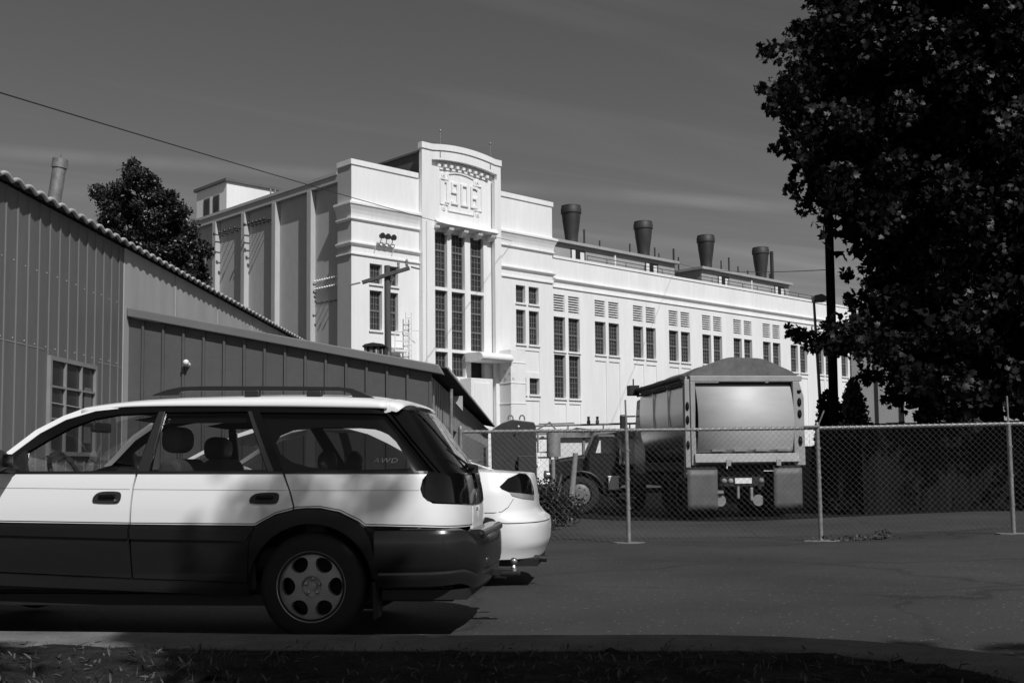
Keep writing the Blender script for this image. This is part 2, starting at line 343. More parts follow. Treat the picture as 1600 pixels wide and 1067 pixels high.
# kerb line in plan (far top edge), curving towards the viewer at the right end
KL = [(-14, 7.9), (-8, 7.2), (-3.02, 6.67), (-2.1, 6.56), (-1.3, 6.43), (-.4, 6.34), (.4, 6.30), (1.0, 6.27), (1.45, 6.17), (1.8, 6.02), (2.1, 5.82), (2.35, 5.58), (2.52, 5.3), (2.62, 4.95), (2.66, 4.3), (2.66, 1.0), (2.66, -4)]
def build_kerb():
    pts = [Vector((x, y, 0)) for x, y in KL]; nrm = []
    for i in range(len(pts)):
        d = (pts[min(i + 1, len(pts) - 1)] - pts[max(i - 1, 0)]).normalized(); nrm.append(Vector((d.y, -d.x, 0)))
    prof = [(-.01, -.03), (.0, .095), (.02, .117), (.2, .12), (.44, .118), (.47, .108), (.475, -.03)]
    P = []; k = len(prof)
    for p, n in zip(pts, nrm):
        for a, z in prof: P.append((p.x + n.x * a, p.y + n.y * a, z))
    mb = MB(); mb.add(P, [(i * k + j, (i + 1) * k + j, (i + 1) * k + j + 1, i * k + j + 1) for i in range(len(pts) - 1) for j in range(k - 1)])
    tag(mb.build('kerb', M['kerb'], smooth=40), None, None, kind='structure')
    # verge behind it
    inner = [(p.x + n.x * .47, p.y + n.y * .47) for p, n in zip(pts, nrm)]
    bm = bmesh.new(); vs = [bm.verts.new((x, y, .1)) for x, y in inner] + [bm.verts.new((-14, -4, .1))]
    bm.faces.new(vs); bmesh.ops.triangulate(bm, faces=bm.faces[:])
    for ax in (0, 1):
        for c in np.arange(-14 if ax == 0 else 2.5, 3 if ax == 0 else 8, .18):
            no = (1, 0, 0) if ax == 0 else (0, 1, 0); co = (c, 0, 0) if ax == 0 else (0, c, 0)
            bmesh.ops.bisect_plane(bm, geom=bm.verts[:] + bm.edges[:] + bm.faces[:], plane_co=co, plane_no=no)
    rng = np.random.RandomState(3)
    for v in bm.verts:
        if any(e.is_boundary for e in v.link_edges): continue
        v.co.z += rng.uniform(-.015, .035)
    me = bpy.data.meshes.new('verge'); bmesh.ops.recalc_face_normals(bm, faces=bm.faces); bm.to_mesh(me); bm.free(); me.materials.append(M['soil'])
    o = bpy.data.objects.new('verge', me); COL.objects.link(o); tag(o, None, None, kind='structure')
    def inside(x, y):
        for i in range(len(inner) - 1):
            if inner[i][0] <= x <= inner[i + 1][0]:
                t = (x - inner[i][0]) / (inner[i + 1][0] - inner[i][0] + 1e-9)
                return y < inner[i][1] * (1 - t) + inner[i + 1][1] * t + random.uniform(-.12, .05)
        return False
    P = []
    while len(P) < 1500:
        x = random.uniform(-5, 2.6); y = random.uniform(4.2, 7)
        if inside(x, y): P.append((x, y, .125 + random.uniform(0, .02)))
    tag(leaf_mesh('leaf_litter', P, .045, M['litter'], nbias=(0, 0, 2.5), thin=.35), 'dry fallen leaves scattered over the bare soil beside the kerb', 'leaves', kind='stuff')
    mb = MB(); k = 0
    while k < 1500:
        x = random.uniform(-5, 2.6); y = random.uniform(4.2, 6.6)
        if not inside(x, y) or sin(x * 3.1) + sin(y * 4.7 + x) < -.1: continue
        k += 1; h = random.uniform(.02, .06); a = random.uniform(0, 6.28); dx = cos(a) * .004; dy = sin(a) * .004; lx = random.uniform(-.04, .04); ly = random.uniform(-.04, .04)
        mb.add([(x - dx, y - dy, .1), (x + dx, y + dy, .1), (x + lx, y + ly, .1 + h)], [(0, 1, 2)])
    tag(mb.build('grass', M['grass'], recalc=False), 'short sparse grass on the bare soil beside the kerb', 'grass', kind='stuff')
build_kerb()

# ------------------------------------------------------------------ the power plant
BA = radians(43.7)
plant = thing('power_plant', 'big white stucco power plant with a tower dated 1906 and long rows of paired windows', 'power plant', (-8.63, 60, 0), BA)
fdv = Vector((cos(BA), sin(BA), 0)); fnv = Vector((sin(BA), -cos(BA), 0))
def wall_holes(mb, a0, a1, z0, z1, y, holes):
    xs = sorted(set([a0, a1] + [c for h in holes for c in h[:2] if a0 < c < a1])); zs = sorted(set([z0, z1] + [c for h in holes for c in h[2:4] if z0 < c < z1]))
    for i in range(len(xs) - 1):
        for j in range(len(zs) - 1):
            cx = (xs[i] + xs[i + 1]) / 2; cz = (zs[j] + zs[j + 1]) / 2
            if any(h[0] < cx < h[1] and h[2] < cz < h[3] for h in holes): continue
            mb.add([(xs[i], y, zs[j]), (xs[i + 1], y, zs[j]), (xs[i + 1], y, zs[j + 1]), (xs[i], y, zs[j + 1])], [(0, 1, 2, 3)])
    for h in holes:
        b0, b1, c0, c1 = h[:4]; d = h[4] if len(h) > 4 else .32
        P = [(b0, y, c0), (b1, y, c0), (b1, y, c1), (b0, y, c1)]; Q = [(p[0], y + d, p[2]) for p in P]
        mb.add(P + Q, [(0, 4, 5, 1), (1, 5, 6, 2), (2, 6, 7, 3), (3, 7, 4, 0)])
        if len(h) > 4: mb.add(Q, [(0, 1, 2, 3)])
def sweep(mb, path, prof):                 # path in plan, profile (out, z); out is to the right of the direction of travel
    path = [Vector((x, y, 0)) for x, y in path]; P = []; k = len(prof); n = len(path)
    for i, p in enumerate(path):
        ns = []
        for a, b in ((i - 1, i), (i, i + 1)):
            if a >= 0 and b < n:
                d = (path[b] - path[a]).normalized(); ns.append(Vector((d.y, -d.x, 0)))
        q = ns[0] if len(ns) == 1 else (ns[0] + ns[1]).normalized() / max(.3, (ns[0] + ns[1]).normalized().dot(ns[0]))
        for o, z in prof: P.append((p.x + q.x * o, p.y + q.y * o, z))
    mb.add(P, [(i * k + j, i * k + (j + 1) % k, (i + 1) * k + (j + 1) % k, (i + 1) * k + j) for i in range(n - 1) for j in range(k)] + [tuple(range(k)), tuple((n - 1) * k + j for j in reversed(range(k)))])
def window(t0, t1, z0, z1, y, sashes, nx, nz, parent=None, dx=.30, clear=None):
    f = MB(); ya = y + .2; yb = y + .30; fr = .07
    f.box(t0, t0 + fr, ya, yb, z0, z1); f.box(t1 - fr, t1, ya, yb, z0, z1); f.box(t0 + fr, t1 - fr, ya, yb, z0, z0 + fr); f.box(t0 + fr, t1 - fr, ya, yb, z1 - fr, z1)
    h = (z1 - z0) / sashes
    for k in range(sashes):
        a = z0 + k * h
        if k: f.box(t0 + fr, t1 - fr, ya + .002, yb, a - .05, a + .05)
        for i in range(1, nx):
            x = t0 + fr + (t1 - t0 - 2 * fr) * i / nx; f.box(x - .017, x + .017, ya + .03, yb - .002, a + .05, a + h - .05)
        for j in range(1, nz):
            z = a + h * j / nz; f.box(t0 + fr, t1 - fr, ya + .032, yb - .004, z - .017, z + .017)
    o = f.build('window', M['win_frame'], parent or plant)
    g = MB(); g.box(t0 + .01, t1 - .01, y + .262, y + .272, z0 + .01, z1 - .01); g.build('pane', M['win_glass'], o)
def build_plant():
    ZB = -.4
    W = []          # windows: t0,t1,z0,z1,y,sashes,nx,nz
    left = [(1.22, 2.07, 11.05, 12.15, 1), (2.31, 3.19, 11.05, 12.15, 1), (1.22, 2.07, 8.48, 10.67, 2), (2.31, 3.19, 8.48, 10.67, 2)]
    rightw = [(12.34, 13.16, 11.03, 12.12, 1), (13.45, 14.33, 11.03, 12.12, 1), (12.34, 13.16, 8.48, 10.6, 2), (13.45, 14.33, 8.48, 10.6, 2), (12.34, 13.16, 5.38, 6.4, 1), (13.45, 14.33, 5.38, 6.4, 1)]
    mb = MB()
    wall_holes(mb, 0, 4.75, ZB, 17.45, 0, [h[:4] for h in left] + [(1.22, 2.07, 5.2, 7.6, .06), (2.31, 3.19, 5.2, 7.6, .06)])
    for a, b, c, d, s in left: window(a, b, c, d, 0, s, 4, 3)
    # right block
    wall_holes(mb, 10.86, 15.62, ZB, 17.6, 0, [h[:4] for h in rightw] + [(12.34, 14.33, 6.75, 8.1, .05), (12.34, 14.33, 1.0, 5.0, .06)])
    for a, b, c, d, s in rightw: window(a, b, c, d, 0, s, 4, 3)
    mb.add([(15.62, 0, ZB), (15.62, 9, ZB), (15.62, 9, 17.6), (15.62, 0, 17.6)], [(0, 1, 2, 3)])
    mb.build('front_wall', M['white_wall'], plant)
    # wing
    mb = MB(); H = []; WY = .14
    for i in range(10):
        for k in (0, 1):
            a = 15.80 + 3.915 * i + k * 1.37; b = a + 1.07
            lo = [(a, b, 10.74, 11.9)]
            H += [(a, b, 10.74, 11.9), (a, b, 8.28, 10.47)]; W.append((a, b, 8.28, 10.47))
            lv = MB(); lv.box(a, b, WY + .30, WY + .34, 10.74, 11.9); lv.build('louver_backing', M['dark'], plant) if False else None
            l = MB()
            for q in range(7):
                z = 10.76 + q * .163
                l.add([(a + .02, WY + .05, z), (b - .02, WY + .05, z), (b - .02, WY + .20, z + .09), (a + .02, WY + .20, z + .09), (a + .02, WY + .05, z + .03), (b - .02, WY + .05, z + .03), (b - .02, WY + .20, z + .12), (a + .02, WY + .20, z + .12)], [(0, 3, 2, 1), (4, 5, 6, 7), (0, 1, 5, 4), (2, 3, 7, 6), (1, 2, 6, 5), (3, 0, 4, 7)])
            l.box(a, a + .03, WY + .02, WY + .25, 10.74, 11.9); l.box(b - .03, b, WY + .02, WY + .25, 10.74, 11.9)
            lo_ = l.build('louver', M['louver'], plant)
            bk = MB(); bk.box(a + .001, b - .001, WY + .27, WY + .31, 10.741, 11.899); bk.build('louver_backing', M['dark'], lo_)
            if i == 0: H.append((a, b, 5.25, 8.03)); W.append((a, b, 5.25, 8.03)); H.append((a, b, 1.0, 4.9, .06))
            else: H.append((a, b, 1.0, 7.85, .06))
    wall_holes(mb, 15.62, 56, ZB, 14.25, WY, H)
    mb.add([(56, WY, ZB), (56, 14, ZB), (56, 14, 14.25), (56, WY, 14.25)], [(0, 1, 2, 3)])
    mb.build('wing_wall', M['white_wall'], plant)
    for a, b, c, d in W: window(a, b, c, d, WY, 2, 4, 4)
    # window sills
    for nm, lst, y in (('window_sill', [(a, b, c) for a, b, c, d, s in left + rightw], 0), ('window_sill', [(a, b, c) for a, b, c, d in W], WY)):
        for a, b, c in lst:
            s = MB(); s.box(a - .06, b + .06, y - .09, y + .19, c - .11, c - .004); s.build(nm, M['white_wall'], plant)
    # tower
    mb = MB(); PY_ = -.3; FY = .08
    th = [(a, b, z0, z1) for a, b in ((5.85, 6.88), (7.2, 8.24), (8.68, 9.74)) for z0, z1 in ((11.36, 14.62), (7.78, 11.18), (6.2, 7.6))]
    wall_holes(mb, 5.2, 10.7, ZB, 18.95, FY, th[:8] + [(8.68, 9.74, 6.2, 7.6)])
    def arch(t): return .22 * max(0, 1 - ((t - 7.92) / 2.45) ** 2)
    TD = -.04
    for a, b, z0, z1 in ((4.7, 5.62, ZB, 15.0), (10.34, 10.87, ZB, 15.0), (4.7, 6.0, 15.0, 18.3), (10.36, 10.87, 15.0, 18.3), (4.7, 5.42, 18.3, 18.62), (10.55, 10.87, 18.3, 18.62)): mb.box(a, b, PY_, TD, z0, z1)
    ts = np.linspace(5.42, 10.55, 25)
    top = [(4.7, 18.62), (5.41, 18.62)] + [(t, 18.66 + arch(t)) for t in ts] + [(10.56, 18.62), (10.87, 18.62), (10.87, 19.2)] + [(t, 19.2 + arch(t)) for t in reversed(ts)] + [(4.7, 19.2)]
    mb.prism(top, lambda a, b, c: (a, c, b), PY_, TD)
    mb.build('tower', M['white_wall'], plant)
    cap = MB(); 
    c2 = [(4.64, 19.2), (5.41, 19.2)] + [(t, 19.2 + arch(t)) for t in ts] + [(10.56, 19.2), (10.90, 19.2), (10.90, 19.55)] + [(t, 19.55 + arch(t)) for t in reversed(ts)] + [(4.64, 19.55)]
    cap.prism(c2, lambda a, b, c: (a, c, b), PY_ - .07, TD + .03); cap.build('tower_coping', M['white_wall'], plant)
    for k, (a, b, z0, z1) in enumerate(th):
        if k != 8: window(a, b, z0, z1, FY, 3 if z1 > 8 else 1, 4, 3)
    d = MB(); d.box(8.68, 9.74, FY + .26, FY + .3, 6.2, 7.6); d.build('doorway_recess_shade', M['dark'], plant)  # dark plate standing in for the shade inside the open recess
    # dentils and bed mould under the arch
    b = MB(); o_ = [(t, 18.27 + arch(t) * .9) for t in ts if 5.9 < t < 10.3]; b.prism(o_ + [(t, 18.17 + arch(t) * .9) for t in reversed(ts) if 5.9 < t < 10.3], lambda a, z, c: (a, c, z), FY - .07, FY - .002); b.build('bed_mould', M['white_wall'], plant)
    for i in range(9):
        t = 6.15 + i * .475; q = MB(); z = 18.30 + arch(t) * .9; q.box(t - .10, t + .10, FY - .22, FY - .002, z, z + .15); q.build('dentil', M['white_wall'], plant)
    # date panel
    p = MB(); fr = .06; y0, y1 = FY - .07, FY - .002
    poly = [(6.95, 18.14), (7.4, 18.25), (7.92, 18.29), (8.45, 18.25), (8.95, 18.14), (8.95, 17.78), (9.58, 17.78), (9.58, 16.28), (8.95, 16.28), (8.95, 15.95), (6.95, 15.95), (6.95, 16.28), (6.36, 16.28), (6.36, 17.78), (6.95, 17.78)]
    for i in range(len(poly)):
        a = poly[i]; c = poly[(i + 1) % len(poly)]; p.bar((a[0], FY - .035, a[1]), (c[0], FY - .035, c[1]), .07, .07)
    pan = p.build('date_panel', M['numeral'], plant)
    for t, z in ((6.62, 18.0), (9.28, 18.0), (6.62, 16.06), (9.28, 16.06)):
        q = MB(); q.lathe([(.17, 0), (.17, -.04), (.12, -.05), (.10, -.03), (.06, -.03), (.05, -.10), (.0, -.11)], 16, (t, FY - .002, z), 'y', cap=False); q.build('roundel', M['numeral'], pan, smooth=40)
    def strokes(name, segs):
        q = MB()
        for i, (a0, a1, b0, b1) in enumerate(segs): q.box(a0, a1, FY - .10 - .001 * i, FY - .002, b0, b1)
        q.build(name, M['numeral'], pan, bevel=.02)
    zt, zb = 17.68, 16.36; sw = .14
    strokes('numeral', [(6.80, 6.80 + sw, zb, zt), (6.70, 6.82, zt - .13, zt - .002), (6.70, 7.03, zb, zb + .11)])
    def loop(a, b, z0, z1): return [(a, a + sw, z0, z1), (b - sw, b, z0, z1), (a + .02, b - .02, z0 + .002, z0 + sw), (a + .02, b - .02, z1 - sw, z1 - .002)]
    a, b = 7.18, 7.72; strokes('numeral', [(a, a + sw, zt - .66, zt), (b - sw, b, zb, zt), (a + .02, b - .02, zt - sw, zt - .002), (a + .02, b - .02, zt - .66, zt - .66 + sw), (a + .02, b - .02, zb + .002, zb + sw), (a, a + sw, zb, zb + .19)])
    strokes('numeral', loop(7.92, 8.50, zb, zt))
    a, b = 8.70, 9.26; strokes('numeral', [(a, a + sw, zb, zt), (b - sw, b, zb, zb + .70), (a + .02, b - .02, zb + .002, zb + sw), (a + .02, b - .02, zb + .68 - sw, zb + .68), (a + .02, b - .02, zt - sw, zt - .002), (b - sw, b, zt - .19, zt)])
    # console over the tower windows
    c = MB(); c.prism([(0, 15.28), (.45, 15.2), (.62, 15.05), (.66, 14.95), (.5, 14.86), (0, 14.83)], lambda o, z, t: (t, FY - o, z), 5.6, 10.4); c.build('console', M['white_wall'], plant)
    for t in (5.72, 6.8, 7.93, 9.08, 10.12):
        q = MB(); q.prism([(0, 14.829), (.55, 14.829), (.5, 14.7), (.3, 14.56), (0, 14.46)], lambda o, z, t_: (t_, FY - o, z), t - .17, t + .17); q.build('bracket', M['white_wall'], plant)
    # cornices
    C1 = [(-.05, 15.5), (.28, 15.36), (.28, 15.24), (.22, 15.18), (.13, 14.97), (.07, 14.76), (.05, 14.56), (.12, 14.53), (.12, 14.45), (.03, 14.36), (-.05, 14.36)]
    C3 = [(-.05, 13.27), (.15, 13.19), (.15, 13.11), (.06, 13.0), (-.05, 13.0)]; C4 = [(-.05, 12.62), (.09, 12.60), (.09, 12.52), (-.05, 12.48)]
    for nm, pr in (('upper_cornice', C1), ('lower_cornice', C3), ('string_course', C4)):
        q = MB(); sweep(q, [(.0, 1.32), (0, 0), (4.695, 0)], pr); q.build(nm, M['white_wall'], plant)
        q = MB(); sweep(q, [(10.875, 0), (15.62, 0), (15.62, 1.5)], pr); q.build(nm, M['white_wall'], plant)
    q = MB(); sweep(q, [(15.85, WY), (56, WY)], [(-.05, 13.0), (.16, 12.92), (.16, 12.84), (.06, 12.72), (-.05, 12.72)]); q.build('wing_cornice', M['white_wall'], plant); q = MB(); sweep(q, [(15.72, WY), (56, WY)], [(-.05, 12.42), (.08, 12.40), (.08, 12.33), (-.05, 12.3)]); q.build('wing_cornice', M['white_wall'], plant)
    q = MB(); sweep(q, [(15.7, WY), (56, WY)], [(-.3, 14.4), (.06, 14.4), (.06, 14.24), (-.3, 14.24)]); q.build('wing_coping', M['white_wall'], plant)
    CP = [(-.4, 17.75), (.07, 17.75), (.07, 17.46), (0, 17.44), (-.4, 17.44)]
    q = MB(); sweep(q, [(0, 1.3), (0, 0), (4.63, 0)], CP); q.build('coping', M['white_wall'], plant); q = MB(); sweep(q, [(10.905, 0), (15.62, 0), (15.62, 9)], [(a, b + .02) for a, b in CP]); q.build('coping', M['white_wall'], plant)
    # side wall with pilasters
    SX = .32
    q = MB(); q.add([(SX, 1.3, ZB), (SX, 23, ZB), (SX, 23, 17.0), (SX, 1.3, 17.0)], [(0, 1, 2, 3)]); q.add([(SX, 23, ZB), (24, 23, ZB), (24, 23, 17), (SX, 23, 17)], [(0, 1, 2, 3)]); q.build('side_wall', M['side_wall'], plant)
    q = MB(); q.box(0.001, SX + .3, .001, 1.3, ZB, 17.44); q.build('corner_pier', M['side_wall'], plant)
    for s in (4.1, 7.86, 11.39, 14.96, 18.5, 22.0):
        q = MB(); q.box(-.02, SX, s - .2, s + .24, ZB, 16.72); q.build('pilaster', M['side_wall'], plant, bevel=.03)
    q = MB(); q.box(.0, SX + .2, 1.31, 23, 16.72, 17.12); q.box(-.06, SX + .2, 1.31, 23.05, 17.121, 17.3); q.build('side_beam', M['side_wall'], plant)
    # roofs
    q = MB(); q.box(.4, 15.5, .4, 23, 16.5, 16.9); q.box(15.62, 56, .45, 14, 13.3, 13.6); q.build('roof', M['roof'], plant)
    q = MB(); q.prism([(5.0, 16.9), (10.7, 16.9), (10.7, 19.1), (5.0, 19.1)], lambda a, z, s: (a, s, z), .12, 15); q.build('roof_house', M['dark_roof'], plant); q = MB(); q.box(4.9, 10.8, .11, 15.1, 19.1, 19.22); q.build('roof_house_roof', M['roof'], plant)
    # roof monitors and ventilator stacks
    for a, b in ((18.4, 32.0), (35.4, 47.7)):
        q = MB(); q.box(a, b, 3.0, 6.2, 13.61, 16.1); mo = q.build('roof_monitor', M['monitor'], plant)
        q = MB(); q.box(a - .25, b + .25, 2.7, 6.5, 16.101, 16.3); q.build('monitor_roof', M['monitor'], mo)
        for t in (a + 2.1, a + 10.1):
            q = MB(); q.box(t, t + 1.5, 2.97, 2.999, 15.0, 15.85); wf = q.build('monitor_window', M['dark'], mo)
            q = MB(); q.box(t + .1, t + .45, 2.95, 2.969, 15.08, 15.78); q.build('pane', M['palewhite'], wf); q = MB(); q.box(t + .95, t + 1.35, 2.95, 2.969, 15.08, 15.7); q.build('pane', M['palewhite'], wf)
        q = MB(); q.box(a + 6.6, a + 6.75, 2.9, 2.995, 14, 16); q.build('downpipe', M['palewhite'], mo)
    for t in (22.75, 30.8, 38.75, 46.6):
        q = MB(); q.lathe([(.75, 16.3), (.55, 16.5), (.47, 16.75), (.46, 17.1), (.52, 17.6), (.62, 18.3), (.68, 18.9), (.68, 18.92), (.74, 18.95), (.74, 19.3), (.70, 19.36), (.70, 19.5), (.62, 19.52), (.6, 18.8)], 28, (t, 5.0, 0), cap=False); q.build('ventilator_stack', M['stack'], plant, smooth=35)
    for t, h, r, y in ((25.2, 18.3, .07, 6), (26.9, 17.7, .06, 6), (28.0, 17.3, .06, 4), (33.4, 18.0, .06, 6), (33.9, 17.6, .05, 6), (34.5, 17.9, .08, 5), (36.4, 17.6, .06, 6), (40.8, 17.7, .06, 5), (41.9, 18.1, .07, 5), (43.2, 17.5, .06, 5), (44.6, 17.3, .06, 5), (48.3, 19.4, .16, 5), (47.9, 17.4, .06, 5)):
        q = MB(); q.tube([(t, y, 13.6), (t, y, h)], r, 8); q.build('vent_pipe', M['stack'], plant)
    q = MB()
    for t in np.arange(20, 50, 2.0): q.tube([(t, 1.0, 13.6), (t, 1.0, 15.0)], .025, 5)
    q.tube([(20, 1.0, 15.0), (50, 1.0, 15.0)], .025, 5); q.tube([(20, 1.0, 14.75), (50, 1.0, 14.75)], .02, 5); q.build('roof_railing', M['stack'], plant)
    # penthouse
    q = MB(); q.box(2.0, 6.3, 17, 21.1, 16.9, 20.1); pt = q.build('penthouse', M['white_wall'], plant)
    q = MB(); q.box(1.85, 6.5, 16.85, 21.3, 20.101, 20.3); q.build('penthouse_roof', M['roof'], pt)
    for s in (17.9, 19.2):
        q = MB(); q.box(1.96, 1.999, s, s + .85, 17.6, 19.4); wf = q.build('penthouse_window', M['win_frame'], pt)
        q = MB(); q.box(1.94, 1.959, s + .08, s + .4, 17.7, 19.3); q.build('pane', M['win_glass'], wf); q = MB(); q.box(1.94, 1.959, s + .46, s + .78, 17.7, 19.3); q.build('pane', M['win_glass'], wf)
    q = MB(); q.box(3.0, 3.9, 16.97, 16.999, 17.6, 18.75); q.build('penthouse_window', M['aluframe'], pt)
    q = MB()
    for t in (.6, .9, 1.25, 1.6): q.tube([(t, 9.2, 16.9), (t, 9.2, 17.9)], .05, 6)
    q.build('roof_pipes', M['galv'], plant)
    # lightning rods
    for t in (6.05, 10.0):
        q = MB(); q.tube([(t, -.33, 18.9), (t, -.33, 20.4)], .025, 6); q.ell((t, -.33, 20.45), (.07, .07, .09), 8, 6); q.build('lightning_rod', M['galv'], plant)
    # floodlights on the ledge
    for t in (1.72, 2.1, 2.5):
        q = MB(); q.lathe([(.04, .25), (.12, .2), (.17, 0), (.16, -.02), (0, -.03)], 14, (t, -.55, 13.66), 'y', cap=False); q.ell((t, -.40, 13.65), (.13, .13, .13), 10, 8); fl = q.build('floodlight', M['black'], plant, smooth=50)
        q = MB(); q.tube([(t, -.42, 13.56), (t, -.32, 13.3)], .025, 6); q.build('bracket', M['galv'], fl)
    q = MB(); q.bar((1.5, -.30, 13.3), (2.75, -.30, 13.3), .05); q.bar((1.5, -.3, 13.3), (1.5, -.02, 12.75), .04); q.bar((2.72, -.3, 13.3), (2.72, -.02, 12.75), .04); q.build('floodlight_rail', M['palewhite'], plant)
    # insulators on the side wall
    for s in list(np.linspace(8.5, 10.7, 6)) + list(np.linspace(11.9, 14.4, 5)):
        q = MB(); q.tube([(SX, s, 15.8), (-.25, s, 15.8)], .035, 6); q.ell((-.3, s, 15.82), (.09, .09, .11), 8, 6); q.build('insulator', M['black'], plant)
    for z in (11.5, 11.05):
        for s in np.linspace(1.55, 3.75, 10):
            q = MB(); q.tube([(SX, s, z), (SX - .12, s, z)], .03, 6); q.ell((SX - .17, s, z), (.07, .06, .06), 8, 6); q.build('insulator', M['palewhite'], plant)
    for s in np.linspace(1.8, 3.3, 4):
        q = MB(); q.tube([(SX, s, 10.2), (SX - .3, s, 10.2)], .03, 6); q.ell((SX - .3, s, 10.2), (.06, .06, .07), 8, 6); q.build('insulator', M['black'], plant)
    # tray and ladder by the left windows
    q = MB(); q.box(2.35, 3.3, -.8, -.02, 7.3, 7.42); pf = q.build('platform', M['white_wall'], plant)
    q = MB()
    for x in (2.36, 3.28): q.tube([(x, -.78, 7.42), (x, -.78, 8.4)], .03, 6)
    q.tube([(2.36, -.78, 8.4), (3.28, -.78, 8.4)], .03, 6); q.tube([(2.36, -.78, 7.9), (3.28, -.78, 7.9)], .03, 6); q.build('handrail', M['palewhite'], pf)
    q = MB()
    for x in (3.45, 3.85): q.tube([(x, -.35, 5.5), (x, -.35, 9.6)], .035, 6)
    for z in np.arange(5.7, 9.5, .3): q.tube([(3.45, -.35, z), (3.85, -.35, z)], .025, 5)
    for z in (6.6, 8.6): q.tube([(3.45, -.35, z), (3.45, 0, z)], .02, 5); q.tube([(3.85, -.35, z), (4.25, -.6, z)], .02, 5)
    q.build('ladder', M['palewhite'], plant)
    # downpipes of the facade
    for t in (5.0,):
        q = MB(); q.tube([(t, -.36, ZB), (t, -.36, 15.0)], .05, 8); q.build('downpipe', M['white_wall'], plant)
    # porch at the foot of the tower
    q = MB(); q.box(10.62, 11.85, -1.3, -.31, ZB, 7.9)
    for z in np.arange(1.0, 7.6, 1.22): q.box(10.59, 11.88, -1.33, -.31, z, z + .05)
    py = q.build('porch_pylon', M['stain_wall'], plant, bevel=.02)
    q = MB(); q.prism([(.0, 7.1), (1.3, 7.1), (1.5, 7.18), (1.55, 7.32), (1.45, 7.5), (1.2, 7.6), (0, 7.62)], lambda o, z, t: (t, -o, z), 8.15, 10.615); q.build('porch_canopy', M['stain_wall'], plant, smooth=50)
    q = MB(); q.box(7.45, 9.15, -1.3, -.31, ZB, 6.05); q.box(7.7, 8.9, -1.34, -1.301, 1.0, 5.8); q.build('porch_enclosure', M['white_wall'], plant, bevel=.02)
build_plant()

